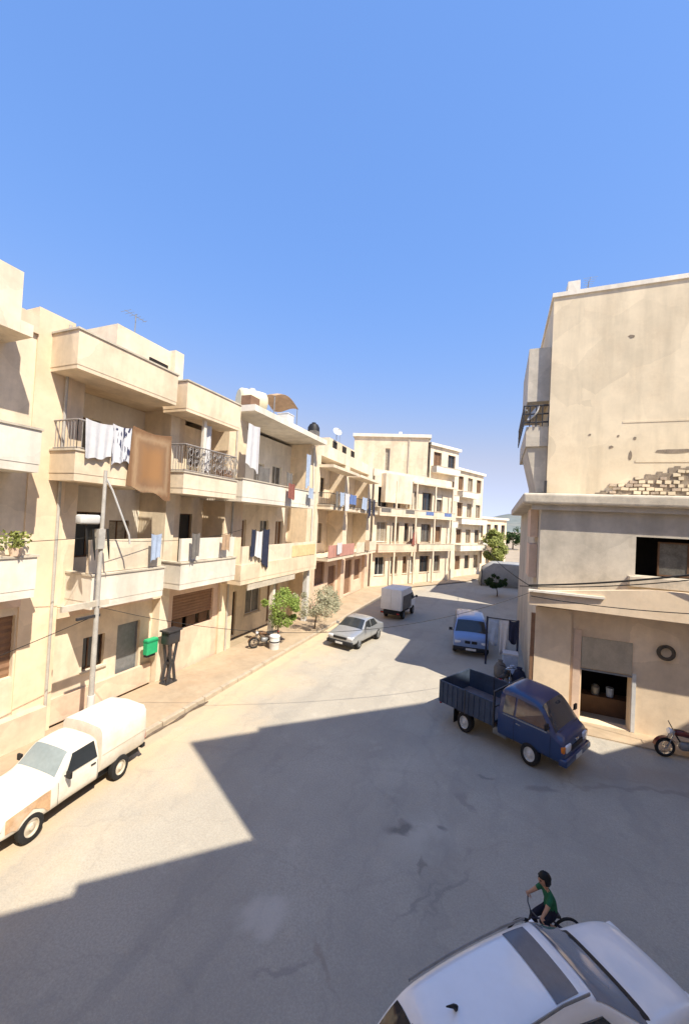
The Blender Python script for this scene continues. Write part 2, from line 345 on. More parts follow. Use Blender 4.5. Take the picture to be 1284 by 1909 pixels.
def tag(o, label=None, cat=None, group=None, kind=None):
    if label: o['label'] = label
    if cat: o['category'] = cat
    if group: o['group'] = group
    if kind: o['kind'] = kind
    return o
def copy_tree(o, parent=None):
    c = o.copy(); C.objects.link(c); c.parent = parent
    for ch in list(o.children): copy_tree(ch, c)
    return c
def evaluated(o):
    """replace an object's mesh by its modified one"""
    dg = bpy.context.evaluated_depsgraph_get(); dg.update()
    me = bpy.data.meshes.new_from_object(o.evaluated_get(dg)); o.modifiers.clear(); o.data = me
def cut(o, cutter):
    md = o.modifiers.new('b', 'BOOLEAN'); md.operation = 'DIFFERENCE'; md.object = cutter; md.solver = 'EXACT'
    evaluated(o); bpy.data.objects.remove(cutter)
def sharpen(me, ang=35):
    bm = bmesh.new(); bm.from_mesh(me)
    for f in bm.faces: f.smooth = True
    for e in bm.edges: e.smooth = not (len(e.link_faces) == 2 and e.calc_face_angle(0) > R(ang))
    bm.to_mesh(me); bm.free()

# ------------------------------------------------------------------ ground
def grid_sheet(name, x0, x1, y0, y1, z, mt, nx=40, ny=40, amp=0.0, zf=None):
    b = MB(); V = []; Fs = []
    for j in range(ny + 1):
        for i in range(nx + 1):
            x = x0 + (x1 - x0) * i / nx; y = y0 + (y1 - y0) * j / ny
            V.append((x, y, z + (zf(x, y) if zf else 0)))
    for j in range(ny):
        for i in range(nx):
            a = j * (nx + 1) + i; Fs.append((a, a + 1, a + nx + 2, a + nx + 1))
    b.add(V, Fs); return b.obj(name, mt, smooth=True)
tag(grid_sheet('ground', -3000, 3000, -1500, 4500, -0.06, groundm, 20, 20), kind='structure')
tag(grid_sheet('road', -10.1, 14, -14, 75, 0.0, roadm, 60, 160, zf=lambda x, y: 0.012 * math.sin(x * 1.3 + y * .4) * math.sin(y * .7)), kind='structure')

def pavement():
    b = MB()
    b.box(-12.9, -10.28, -10, 41, -0.05, 0.14)
    pv = b.obj('pavement', pavem); tag(pv, kind='structure')
    proto = None; y = -6.0
    while y < 40.5:
        if proto is None:
            k = MB(); k.box(-0.09, 0.09, 0, 0.97, -0.2, 0.165); o = k.obj('kerb_stone', kerbm, pv)
            md = o.modifiers.new('bev', 'BEVEL'); md.width = 0.02; md.segments = 2; evaluated(o); proto = o
        else:
            o = proto.copy(); C.objects.link(o)
        o.location = (-10.19 + random.uniform(-.008, .008), y, random.uniform(-.01, .01)); o.rotation_euler = (0, 0, random.uniform(-.008, .008)); y += 1.0
    # pavement round the bend, in front of the far houses
    b = MB(); b.add([(-10.3, 40.6, .1), (-3.6, 52.5, .1), (0.4, 66, .1), (-8, 70, .1), (-16, 41, .1)], [(0, 1, 2, 3, 4)])
    tag(b.obj('pavement', pavem), kind='structure')
    # lit apron before the workshop door
    b = MB(); b.box(1.7, 9.5, 16.2, 17.35, -0.05, 0.05); tag(b.obj('pavement', pavem), kind='structure')
pavement()

def hills():
    b = MB(); V = []; Fs = []; n = 80
    for i in range(n + 1):
        x = -900 + 2200 * i / n
        h = 40 + 22 * math.sin(x * .004 + 1) + 9 * math.sin(x * .013) + 4 * math.sin(x * .041)
        for (y, z) in ((900, -1), (1100, h * .35), (1350, h * .75), (1700, h), (2300, -1)): V.append((x, y + 40 * math.sin(x * .01), z))
    for i in range(n):
        for k in range(4):
            a = i * 5 + k; Fs.append((a, a + 1, a + 6, a + 5))
    b.add(V, Fs); tag(b.obj('hills', hillm, smooth=True), kind='structure')
hills()

# ------------------------------------------------------------------ houses
curtain = mat('curtain_behind_glass', (0.30, 0.26, 0.20), rough=0.3, var=0.3, scale=7, spec=0.5)
brownpane = mat('wooden_shutter_pane', (0.17, 0.10, 0.06), rough=0.6, var=0.25, scale=6)
hazepane = mat('haze_toned_glass', (0.12, 0.115, 0.105), rough=0.25, var=0.3, scale=3, spec=0.5)  # paler base colour imitates haze softening the openings
PRNG = random.Random(12)
irong = mat('iron_grey_paint', (0.30, 0.28, 0.27), rough=0.6, var=0.2, scale=8)
class House:
    """local x along the frontage, local y inward, so balconies reach to negative y"""
    def __init__(s, name, label, cat, origin, ang, off=0.0):
        s.root = empty(name, (origin[0], origin[1], 0), ang); s.off = off; tag(s.root, label, cat)
    def box(s, name, x0, x1, y0, y1, z0, z1, mt, parent=None):
        b = MB(); b.box(x0 - s.off, x1 - s.off, y0, y1, z0, z1); return b.obj(name, mt, parent or s.root)
    def wall(s, name, x0, x1, z0, z1, y, th, ops, mt, parent=None):
        """a wall whose openings are real holes with reveals of depth th"""
        o = s.off; xs = sorted({x0, x1, *[a for q in ops for a in q[:2]]}); zs = sorted({z0, z1, *[a for q in ops for a in q[2:4]]})
        b = MB()
        inside = lambda x, z: any(q[0] < x < q[1] and q[2] < z < q[3] for q in ops)
        for i in range(len(xs) - 1):
            for j in range(len(zs) - 1):
                if inside((xs[i] + xs[i + 1]) / 2, (zs[j] + zs[j + 1]) / 2): continue
                b.quad((xs[i] - o, y, zs[j]), (xs[i + 1] - o, y, zs[j]), (xs[i + 1] - o, y, zs[j + 1]), (xs[i] - o, y, zs[j + 1]))
        for q in ops:
            a, c, d, e = q[0] - o, q[1] - o, q[2], q[3]
            b.quad((a, y, d), (a, y + th, d), (a, y + th, e), (a, y, e)); b.quad((c, y, d), (c, y, e), (c, y + th, e), (c, y + th, d))
            b.quad((a, y, e), (a, y + th, e), (c, y + th, e), (c, y, e)); b.quad((a, y, d), (c, y, d), (c, y + th, d), (a, y + th, d))
        a, c = x0 - o, x1 - o
        b.quad((a, y, z0), (a, y, z1), (a, y + th, z1), (a, y + th, z0)); b.quad((c, y, z0), (c, y + th, z0), (c, y + th, z1), (c, y, z1))
        b.quad((a, y, z1), (c, y, z1), (c, y + th, z1), (a, y + th, z1))
        ob = b.obj(name, mt, parent or s.root)
        return ob
    def window(s, x0, x1, z0, z1, y, th=0.2, kind='window', fm=None, pm=None, bars=1, sill=True):
        o = s.off; fm = fm or metalw; x0 -= o; x1 -= o; d = 0.05; yy = y + th - 0.07
        b = MB(); b.box(x0, x0 + d, yy, yy + .06, z0, z1); b.box(x1 - d, x1, yy, yy + .06, z0, z1)
        b.box(x0 + d, x1 - d, yy, yy + .06, z1 - d, z1); b.box(x0 + d, x1 - d, yy, yy + .06, z0, z0 + d)
        for k in range(bars):
            cx = x0 + (x1 - x0) * (k + 1) / (bars + 1); b.box(cx - .025, cx + .025, yy + .003, yy + .055, z0 + d, z1 - d)
        w_ = b.obj(kind, fm, s.root)
        p = MB(); p.box(x0 + d * .5, x1 - d * .5, yy + .03, yy + .045, z0 + d * .5, z1 - d * .5); p.obj('pane', pm or PRNG.choice((glassd, glassd, glassd, curtain, brownpane, hazepane)), w_)
        if sill:
            q = MB(); q.box(x0 - .08, x1 + .08, y - .07, y + th - .09, z0 - .07, z0 - .002); q.obj('sill', slabc, w_)
        return w_
    def shutter(s, x0, x1, z0, z1, y, th=0.15, mt=None, n=None):
        o = s.off; x0 -= o; x1 -= o; b = MB(); n = n or max(6, int((z1 - z0) / .12)); yy = y + th - .05
        for k in range(n):
            a = z0 + (z1 - z0) * k / n; c = z0 + (z1 - z0) * (k + 1) / n
            b.add([(x0, yy, a), (x1, yy, a), (x1, yy - .025, (a + c) / 2), (x0, yy - .025, (a + c) / 2), (x1, yy, c), (x0, yy, c)], [(0, 1, 2, 3), (3, 2, 4, 5)])
        return b.obj('roller_shutter', mt or shutterb, s.root)
    def balcony(s, x0, x1, z, y1=0.0, proj=1.2, apron=1.0, rail=0.0, mt=None, slab=None, cap=True, drop=0.0, rm=None):
        """slab with a solid parapet of height apron, side returns, optional metal railing above"""
        o = s.off; x0 -= o; x1 -= o; mt = mt or cream2; yf = y1 - proj
        b = MB(); b.box(x0, x1, yf, y1 - .004, z, z + .22); root = b.obj('balcony', slab or mt, s.root)
        if apron > 0:
            p = MB(); t = .12; zb = z + .225 - drop
            p.box(x0 - .012, x1 + .012, yf - .012, yf + t, zb, z + apron); p.box(x0 - .012, x0 + t, yf + t, y1 - .006, zb, z + apron); p.box(x1 - t, x1 + .012, yf + t, y1 - .006, zb, z + apron)
            p.obj('parapet', mt, root)
            if cap:
                p = MB(); p.box(x0 - .05, x1 + .05, yf - .05, yf + t + .03, z + apron + .002, z + apron + .06)
                p.box(x0 - .05, x0 + t + .03, yf + t + .032, y1 - .01, z + apron + .002, z + apron + .06); p.box(x1 - t - .03, x1 + .05, yf + t + .032, y1 - .01, z + apron + .002, z + apron + .06)
                p.obj('coping', slabc, root)
        if rail > 0:
            r = MB(); zt = z + apron + rail; zb = z + max(apron, .22) + .05
            line = [(x0 + .06, y1 - .02), (x0 + .06, yf + .06), (x1 - .06, yf + .06), (x1 - .06, y1 - .02)]
            for zz, rd in ((zt, .028), (zb + .06, .02)):
                for a, c in zip(line, line[1:]): r.tube([(*a, zz), (*c, zz)], rd, 6)
            r.obj('handrail', rm or metald, root)
            r = MB()
            for a, c in zip(line, line[1:]):
                L_ = math.dist(a, c); n = max(2, int(L_ / .14))
                for k in range(n + 1):
                    x, y = a[0] + (c[0] - a[0]) * k / n, a[1] + (c[1] - a[1]) * k / n
                    r.tube([(x, y, zb - .06), (x, y, zt)], .011, 4, False)
            g = r.obj('balusters', rm or metald, root); tag(g, kind='stuff')
        return root

def cloth(name, x0, x1, ztop, zbot, X, mt, label, cat, group=None, waves=3, amp=.05, sag=0.0, rnd=0, th=.012, along='y', other=None):
    """hanging cloth with folds and a hem; hangs in a plane X=const along world y"""
    rg = random.Random(int(x0 * 100) + int(ztop * 10) + rnd); b = MB(); nx, nz = 18, 10; V = []; Fs = []
    ph = rg.uniform(0, 6)
    for side in (0, 1):
        for j in range(nz + 1):
            for i in range(nx + 1):
                u, v = i / nx, j / nz
                y = x0 + (x1 - x0) * (u + (.5 - u) * .14 * v * math.sin(ph)); z = ztop - (ztop - zbot) * v * (1 + .07 * math.sin(u * 3 + ph) + .03 * math.sin(u * 11 + ph)) - (sag + .05) * math.sin(u * math.pi) * (1 - v)
                d = amp * (0.3 + .7 * v) * math.sin(u * waves * 6.28 + ph + .6 * v) + (th if side else 0)
                V.append((X + d, y, z) if along == 'y' else (y, X + d, z))
    n1 = (nx + 1) * (nz + 1)
    for sd in (0, 1):
        for j in range(nz):
            for i in range(nx):
                a = sd * n1 + j * (nx + 1) + i; Fs.append((a, a + 1, a + nx + 2, a + nx + 1))
    for j in range(nz):
        for i in (0, nx):
            a = j * (nx + 1) + i; Fs.append((a, a + nx + 1, n1 + a + nx + 1, n1 + a))
    for i in range(nx):
        for j in (0, nz):
            a = j * (nx + 1) + i; Fs.append((a, a + 1, n1 + a + 1, n1 + a))
    b.add(V, Fs); o = b.obj(name, mt, smooth=True); tag(o, label, cat, group); return o

XF = -12.9
def left(name, label, y0): return House(name, label, 'building', (XF, y0), R(90), y0)

# ---- house 1: frame-left, flat front with two balconies and a square pier
h = left('apartment_house', 'cream house with broad tan corner pier, brown shop shutter and balcony pot plants', -9.0)
ops = [(4.9, 5.85, 8.95, 10.9), (4.9, 6.05, 5.1, 7.35), (1.0, 2.6, 9.2, 10.9), (1.0, 2.6, 5.2, 7.2)]
gops = [(4.2, 7.0, 2.15, 3.95), (0.0, 3.4, 0.2, 3.4)]
h.wall('wall', -9, 7.05, 0, 12.2, 0, .22, ops + gops, cream2)
for (a, c, d, e) in ops[:2]: h.window(a, c, d, e, 0, .22, fm=woodb, sill=False)
for (a, c, d, e) in ops[2:]: h.window(a, c, d, e, 0, .22, sill=False)
h.shutter(4.2, 7.0, 2.15, 3.95, 0, .2, shutterb, 9); h.shutter(0, 3.4, .2, 3.4, 0, .2, shutterb, 20)
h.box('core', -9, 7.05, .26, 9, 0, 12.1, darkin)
h.box('pier', 7.05, 8.1, -.05, 9, 0, 13.05, tan)
h.box('roof_block', -9, 6.0, -1.2, 8.9, 11.62, 13.2, cream2)
h.box('roof_canopy', 6.003, 6.3, -1.2, 0, 11.62, 11.95, cream2)
h.box('roof_step', 6.1, 7.04, -.1, 8.8, 12.21, 12.75, cream)
h.balcony(-3, 6.65, 8.05, proj=1.2, apron=1.15, mt=offw)
bb = h.balcony(-3, 6.75, 4.65, proj=1.2, apron=1.1, mt=offw)
h.box('upper_parapet', -3, 6.6, -1.12, -1.04, 5.82, 6.25, cream2, bb)
h.box('lintel_beam', -9, 7.04, -.12, -.003, 4.2, 4.5, rosy)
h.box('plinth', -9, 7.8, -.35, -.052, 0.1, 1.05, rosy)

# ---- house 2: recessed loggias, roof box, brown rug
h = left('apartment_house', 'cream house with a brown rug on its railing and a stair room on its roof', 8.1)
rec = 1.45
ops = [(8.9, 10.2, 8.3, 10.5), (10.9, 11.8, 8.3, 10.4), (9.4, 10.6, 5.3, 7.0), (10.8, 11.7, 4.3, 6.7)]
g_ops = [(9.3, 10.1, 1.45, 2.6), (10.6, 11.6, 0.15, 2.75)]
h.wall('back_wall', 8.1, 12.15, 3.95, 11.4, rec, .2, ops, offw)
h.wall('wall', 8.1, 12.15, 0, 3.94, .35, .2, g_ops, cream2)
for q in ops: h.window(*q, rec, .2, fm=woodb, sill=False)
h.window(*g_ops[0], .35, .2, fm=woodb, bars=2); h.window(*g_ops[1], .35, .2, kind='door', fm=metalg, pm=metalg, bars=0, sill=False)
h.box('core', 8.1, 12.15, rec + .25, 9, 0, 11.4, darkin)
h.box('pier', 12.15, 12.62, -.06, 8.9, 0, 13.95, cream2)
h.box('side_jamb', 8.105, 8.55, .0, rec - .003, 3.95, 11.3, cream)
h.box('roof_slab', 8.1, 12.14, .003, 9, 11.42, 11.465, cream)
r_ = h.balcony(7.45, 11.2, 11.25, proj=1.25, apron=1.15, mt=cream, drop=.1)
h.box('stair_room', 9.7, 12.6, .2, 5.5, 12.3, 13.9, cream2)
h.box('roof_infill', 8.11, 12.14, .0, 8.8, 11.47, 12.28, cream2)
h.box('slot_window', 11.1, 12.0, .15, .197, 12.95, 13.25, darkin)
h.balcony(7.6, 11.1, 7.95, y1=1.44, proj=2.64, apron=.9, rail=.95, mt=cream, rm=irong)
bb = h.balcony(8.35, 11.15, 3.98, y1=.34, proj=1.54, apron=1.05, mt=offw)
h.box('upper_parapet', 8.3, 11.1, -1.1, -.98, 5.11, 6.15, cream2, bb)
h.box('lintel_beam', 8.1, 12.14, -.1, .347, 3.6, 3.93, rosy)
h.box('skirting', 8.1, 12.1, .2, .347, .1, .9, rosy)
cloth('hanging_rug', 9.35, 11.0, 10.02, 7.75, -11.56, rugm, 'large brown patterned rug hanging over a balcony rail', 'rug', waves=2, amp=.035, sag=.06)
cloth('hanging_sheet', 7.75, 8.65, 9.85, 8.75, -11.58, clothw, 'plain white sheet over the rail left of the dark-printed one', 'laundry', waves=3, amp=.03)
cloth('hanging_sheet', 8.62, 9.3, 9.9, 8.65, -11.57, printm, 'white sheet with dark print hanging beside the brown rug', 'laundry', waves=2, amp=.03)

# ---- house 3: narrow bay with ornate railing
h = left('apartment_house', 'narrow cream house with an ornate open balcony railing under its boxed roof', 12.65)
ops = [(13.3, 14.2, 8.3, 10.4), (14.6, 15.5, 8.3, 10.4), (13.6, 15.2, 4.6, 7.1)]
h.wall('back_wall', 12.65, 15.95, 3.95, 11.4, 1.4, .2, ops, cream2)
h.wall('wall', 12.65, 15.95, 0, 3.94, .12, .2, [(13.0, 15.6, 1.9, 3.5)], rosy)
for q in ops: h.window(*q, 1.4, .2, fm=woodb, sill=False)
h.shutter(13.0, 15.6, 2.4, 3.5, .12, .18, shutterb, 8)
for a in (13.2, 14.0, 14.8): h.box('panel', a, a + .55, .24, .3, 1.95, 2.38, woodb)
h.box('core', 12.65, 15.95, 1.65, 9, 0, 11.4, darkin)
h.box('pier', 15.95, 16.98, 0, 8.9, 0, 11.9, cream)
h.box('side_jamb', 12.655, 13.0, .02, 1.395, 3.95, 11.2, cream)
h.balcony(11.75, 15.15, 11.2, proj=1.22, apron=1.2, mt=cream, drop=.1)
h.box('roof_slab', 12.66, 16.97, .0, 8.9, 11.91, 12.2, cream2)
h.balcony(11.85, 15.2, 7.92, y1=1.39, proj=2.59, apron=.85, rail=1.15, mt=cream2, rm=irong)
bb = h.balcony(12.0, 15.45, 4.05, y1=.11, proj=1.3, apron=1.05, mt=offw)
h.box('upper_parapet', 12.05, 15.4, -1.1, -.98, 5.18, 6.1, offw, bb)
h.box('post', 13.05, 13.2, -1.0, -.86, 8.8, 11.19, offw)
cloth('hanging_curtain', 13.25, 13.75, 11.1, 9.0, -12.1, clothw, 'white curtain tied beside the post above the ornate railing', 'curtain', waves=2, amp=.06)
# scroll-work of the railing
b = MB()
for k in range(9):
    yc = 12.15 + k * .36
    for q in range(2):
        pts = [(-11.68, yc + .15 * math.cos(t * .6) * (1 - t * .035), 9.18 + q * .45 + .2 * math.sin(t * .6) * (1 - t * .035)) for t in range(16)]
        b.tube(pts, .016, 4, False)
o = b.obj('railing_scrolls', irong); o['kind'] = 'stuff'
o.data.transform((Matrix.Translation(h.root.location) @ Matrix.Rotation(R(90), 4, 'Z')).inverted()); o.parent = h.root

# ---- house 4: wide bay, overhanging roof, laundry
h = left('apartment_house', 'wide cream house with overhanging roof, yellow balcony band and a white ground-floor column', 17.0)
ops = [(18.3, 19.6, 8.5, 10.7), (20.5, 21.6, 8.2, 10.6), (22.6, 23.8, 8.4, 10.7), (18.6, 20.0, 4.5, 6.9), (21.5, 22.5, 4.5, 6.9), (23.4, 24.4, 4.5, 6.9)]
h.wall('back_wall', 17.0, 25.0, 3.85, 12.4, 1.6, .2, ops, offw)
h.wall('wall', 17.0, 25.0, 0, 3.84, 1.2, .2, [(17.5, 18.9, .15, 2.7), (19.8, 21.4, 1.1, 2.7), (22.2, 23.5, .15, 2.7)], cream2)
for q in ops: h.window(*q, 1.6, .2, fm=metalw, sill=False)
h.window(17.5, 18.9, .15, 2.7, 1.2, .2, kind='door', fm=woodb, sill=False); h.window(19.8, 21.4, 1.1, 2.7, 1.2, .2); h.window(22.2, 23.5, .15, 2.7, 1.2, .2, kind='door', fm=woodb, sill=False)
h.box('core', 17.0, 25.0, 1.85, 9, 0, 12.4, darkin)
h.box('pier', 25.0, 26.2, 0, 8.9, 0, 12.6, cream)
h.box('side_jamb', 17.005, 17.45, .02, 1.595, 3.85, 12.3, cream)
h.box('roof_slab', 16.6, 25.6, -1.0, 9, 12.62, 12.95, offw)
h.box('roof_room', 20.6, 26.0, 2.5, 7.5, 12.96, 14.4, cream)
h.balcony(15.65, 23.6, 7.85, y1=1.59, proj=2.8, apron=1.1, mt=offw)
bb = h.balcony(15.9, 24.4, 3.7, y1=1.19, proj=2.4, apron=1.0, mt=cream, cap=False)
h.box('upper_parapet', 16.0, 24.3, -1.16, -1.04, 4.702, 5.6, cream2, bb)
h.box('yellow_band', 21.0, 24.2, -1.2, -1.17, 4.75, 5.45, yellowp, bb)
h.box('column', 23.75, 24.05, -.9, -.6, .14, 3.69, metalw); h.box('column', 19.5, 19.75, -.9, -.65, .14, 3.69, offw)
h.box('awning_edge', 16.6, 21.5, -1.18, -1.13, 3.35, 3.69, slabc)
G4 = 'laundry on the wide house'
cloth('hanging_sheet', 16.3, 17.3, 11.9, 9.6, -12.0, clothw, 'white sheet hanging high at the end of an upper loggia', 'laundry', G4, waves=2)
cloth('hanging_sheet', 17.6, 18.6, 9.9, 8.2, -12.1, tarpg, 'grey cloth hanging low behind the white balcony wall', 'laundry', G4, waves=2)
cloth('hanging_sheet', 20.8, 21.5, 10.0, 8.9, -12.3, tarpg, 'short grey cloth hanging mid-way along the upper loggia', 'laundry', G4, waves=2)
cloth('hanging_sheet', 23.3, 23.9, 11.6, 9.2, -12.3, clothl, 'pale blue-grey curtain at the far end of the upper loggia', 'laundry', G4, waves=2)
cloth('hanging_sheet', 16.5, 16.85, 6.5, 5.0, -11.6, clothd, 'narrow black cloth draped over the first-floor parapet next to a white one', 'laundry', G4, waves=1)
cloth('hanging_sheet', 16.95, 17.5, 6.4, 4.95, -11.6, clothw, 'white cloth draped over the first-floor parapet between two black ones', 'laundry', G4, waves=2)
cloth('hanging_sheet', 17.6, 18.15, 6.5, 4.5, -11.6, clothd, 'wide black cloth draped lowest over the first-floor parapet', 'laundry', G4, waves=2)

# ---- house 5: two bays
h = left('apartment_house', 'two-bay cream house with blue laundry and a red balcony panel', 26.2)
H5 = [(26.9, 32.0), (33.1, 38.6)]
ops = []
for (a, c) in H5:
    for z in (4.2, 8.2): ops += [(a + .6, a + 1.7, z + .2, z + 2.5), (a + 2.5, a + 4.0, z + .9, z + 2.6)]
h.wall('back_wall', 26.2, 40.0, 3.95, 12.0, 1.5, .2, ops, cream2)
gops = [(27.4, 29.2, 1.9, 3.7), (30.0, 31.6, .15, 3.2), (33.6, 35.6, .15, 3.4), (36.4, 38.2, 1.2, 3.3)]
h.wall('wall', 26.2, 40.0, 0, 3.94, .3, .25, gops, rosy)
for q in ops: h.window(*q, 1.5, .2, fm=woodb, sill=False)
for q in gops: h.shutter(*q, .3, .22, shutterb)
h.box('core', 26.2, 40.0, 1.75, 9, 0, 12.0, darkin)
for a, c in ((26.21, 26.88), (32.02, 33.08), (38.62, 40.0)): h.box('pier', a, c, 0, 1.495, 3.95, 12.1, cream2)
for a, c in ((26.21, 26.7), (32.1, 33.0), (38.7, 40.0)): h.box('pier', a, c, -.02, .297, 0, 3.93, rosy)
h.box('roof_parapet', 26.2, 40.0, .0, 9, 12.11, 13.1, cream2)
h.box('roof_wall', 29.5, 36.5, .6, 5, 13.11, 14.1, cream)
for a in (30.2, 32.4, 34.6): h.box('roof_opening', a, a + .9, .55, .597, 13.25, 13.95, darkin)
for (a, c) in H5:
    h.balcony(a - .3, c + .3, 11.15, y1=-.003, proj=1.2, apron=.0, mt=cream2)
    h.balcony(a - .3, c + .2, 7.95, y1=1.49, proj=2.6, apron=.3, rail=.95, mt=cream2)
    bb = h.balcony(a - .3, c + .2, 4.0, y1=1.49, proj=2.6, apron=.25, mt=cream2, cap=False)
    if a < 30: h.box('red_panel', a - .25, c + .15, -1.15, -1.08, 4.26, 5.2, pinkp, bb)
    else: h.box('pale_panel', a - .25, c + .15, -1.15, -1.08, 4.26, 5.2, cream2, bb)
G5 = 'laundry on the two-bay house'
for (a, c, mt_, zb, lb) in ((27.0, 27.5, tarpg, 8.2, 'grey towel, first in the row of blue washing'), (27.8, 28.7, clothl, 8.3, 'pale blue sheet next to the grey towel'), (28.9, 29.8, clothw, 8.0, 'white sheet between pale blue and blue washing'), (30.0, 31.6, clothb, 8.5, 'large blue sheet hanging over the railing'),
                           (33.3, 34.6, clothl, 8.2, 'light blue sheet in the farther bay, beside navy trousers'), (35.0, 35.7, clothd, 7.6, 'navy trousers hanging lowest in the farther bay'), (36.6, 37.1, clothd, 7.8, 'navy shirt hanging by itself at the far end of the bay')):
    cloth('hanging_laundry', a, c, 9.4, zb, -11.58, mt_, lb, 'laundry', G5, waves=2)

# ---- far houses round the bend
P1 = Vector((-12.7, 40.2)); P2 = Vector((-5.9, 52.4)); e1 = (P2 - P1).normalized(); A6 = math.atan2(e1.y, e1.x)
h = House('apartment_house', 'far cream house at the street bend with three rows of dark windows', 'building', P1, A6)
L6 = (P2 - P1).length; cols = []
ops = []; wins = []
for z in (.3, 4.2, 8.1):
    x = .6
    for wd, gap in ((1.6, .9), (1.1, .9), (.8, .6), (.8, .8), (1.9, .9), (1.2, .5)):
        if x + wd < L6 - .3: ops.append((x, x + wd, z + (.8 if z > 1 else 1.0), z + 3.0)); x += wd + gap
h.wall('wall', 0, L6, 0, 12.2, 0, .35, ops, cream2)
for i, q in enumerate(ops): h.window(*q, 0, .35, fm=woodb if i % 3 else metalw, sill=True)
h.box('core', .01, L6 - .01, .4, 9, 0, 12.15, darkin)
for z, a, c in ((3.9, .2, 6.5), (3.95, 6.9, L6 - .2), (7.9, .2, L6 - .2), (11.9, 5.5, L6 + .2)): h.balcony(a, c, z, proj=.8, apron=.0 if z > 11 else .85, mt=(rosy if a < 1 and z < 5 else cream2))
h.box('blank_wall', 1.0, 5.4, -.7, -.003, 9.4, 12.6, cream2)
for x in (2.7, 6.1, 9.6, 13.2): h.box('post', x, x + .22, -.78, -.6, .12, 11.88, cream2)
for x in (.4, 4.3, 7.9, 11.5): h.box('rail_panel', x, x + 1.5, -.83, -.815, 8.3, 8.72, (tarpg, clothl, offw, clothb)[int(x) % 4])
h.box('roof_parapet', -.2, L6, .0, 9, 12.21, 13.0, cream2)
cloth('hanging_laundry', 44.6, 46.4, 6.2, 4.6, -9.1, clothr, 'red-brown laundry on the balcony of the far house at the bend', 'laundry', waves=3, amp=.15)
# tall block standing behind it
h = House('apartment_block', 'tall blank cream block with one slit window rising behind the bend', 'building', (-17.6, 46.2), R(14))
Wb = 9.3
h.wall('side_wall', 0, Wb, 0, 18.0, 0, .4, [(4.0, 4.6, 13.6, 16.6)], cream)
h.window(4.0, 4.6, 13.6, 16.6, 0, .3, bars=0, sill=False)
h.box('core', .01, Wb - .31, .45, 9, 0, 17.95, darkin)
h.box('roof_cornice', -.2, Wb + .35, -.25, 9.2, 18.01, 18.4, offw)
h.box('roof_stub', 5.6, 6.0, 2, 2.4, 18.41, 19.2, offw)
h.box('pipe', 6.9, 7.05, -.12, -.004, 12.5, 17.9, slabc)
h.box('ledge', 4.4, Wb, -.5, -.004, 13.0, 13.3, slabc)

def block(name, label, x, y, ang, wd, dp, ht, mt, storeys, ncol, balc=()):
    h = House(name, label, 'building', (x, y), R(ang)); ops = []; sh = ht / storeys
    for k in range(storeys):
        for i in range(ncol):
            cx = wd * (i + .5) / ncol; ops.append((cx - wd / ncol * .27, cx + wd / ncol * .27, k * sh + sh * .28, k * sh + sh * .8))
    h.wall('wall', 0, wd, 0, ht, 0, .3, ops, mt)
    for q in ops: h.window(*q, 0, .3, fm=woodb, sill=False, bars=1)
    h.box('core', .005, wd - .005, .32, dp, 0, ht - .02, mt)
    h.box('roof_cornice', -.25, wd + .25, -.3, dp + .1, ht + .003, ht + .35, offw)
    for (k, a, c) in balc: h.balcony(a, c, k * sh, proj=.9, apron=.8, mt=offw)
    return h
h = block('apartment_house', 'tall narrow far house with four rows of windows at the corner of the bend', -8.5, 49.9, 60, 6.0, 8, 17.4, cream2, 5, 2, ((2, .3, 5.3), (3, .3, 5.3), (4, .3, 5.3)))
block('apartment_house', 'pale far house with dark shopfronts and projecting balconies beyond the tall corner house', -5.7, 55.4, 66, 8.0, 8, 15.0, cream2, 4, 3, ((1, .4, 8), (2, .4, 8), (3, .4, 5)))
block('apartment_house', 'low tan far house at the end of the row behind the yellow-green tree', -3.2, 66.0, 60, 9, 8, 8.6, tan, 2, 4, ((1, .5, 6),))

# ---- right-hand building
RB = House('corner_building', 'big weathered corner building with blank plaster wall, broken brick patch and workshop below', 'building', (1.55, 17.2), 0, 1.55)
h = RB
wops = [(4.72, 7.4, 5.72, 7.15)]
gop = [(3.15, 4.72, .06, 2.05)]
h.wall('lower_wall', 1.55, 14, 4.2, 8.215, 0, .45, wops, greyc)
h.wall('workshop_wall', 1.55, 14, 0, 4.195, 0, .45, gop, tan)
h.box('core', 1.56, 14, 2.6, 14.8, 0, 8.21, greyc); h.box('inner_wall', 1.56, 2.6, .46, 2.59, .0, 8.205, greyc); h.box('inner_wall', 5.6, 14, .46, 2.59, 0, 4.1, greyc); h.box('inner_floor', 2.61, 14, .46, 2.59, 4.12, 4.3, greyc)
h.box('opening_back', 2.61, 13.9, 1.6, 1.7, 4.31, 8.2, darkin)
fr = h.window(5.5, 7.3, 5.75, 7.0, .05, .4, fm=woodb, pm=hazepane, sill=False)
h.box('opening_sill', 4.5, 7.4, -.28, -.003, 5.35, 5.7, slabc)
# workshop: half-open shutter, dark room
h.box('shutter_box', 3.12, 4.72, -.05, -.004, 2.1, 3.25, shutter)
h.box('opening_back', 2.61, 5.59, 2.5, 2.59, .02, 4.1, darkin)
h.box('door_jamb', 4.74, 4.86, -.06, -.003, .06, 2.15, metalw); h.box('door_lintel', 3.05, 4.73, -.05, -.003, 2.0, 2.06, metalg)
h.box('corner_pilaster', 1.5, 2.75, -.1, -.003, .0, 4.19, tan)
h.box('door_side_panel', 2.85, 3.1, -.06, -.004, .1, 3.5, rosy)  # rosy plaster strip proud of the wall beside the door
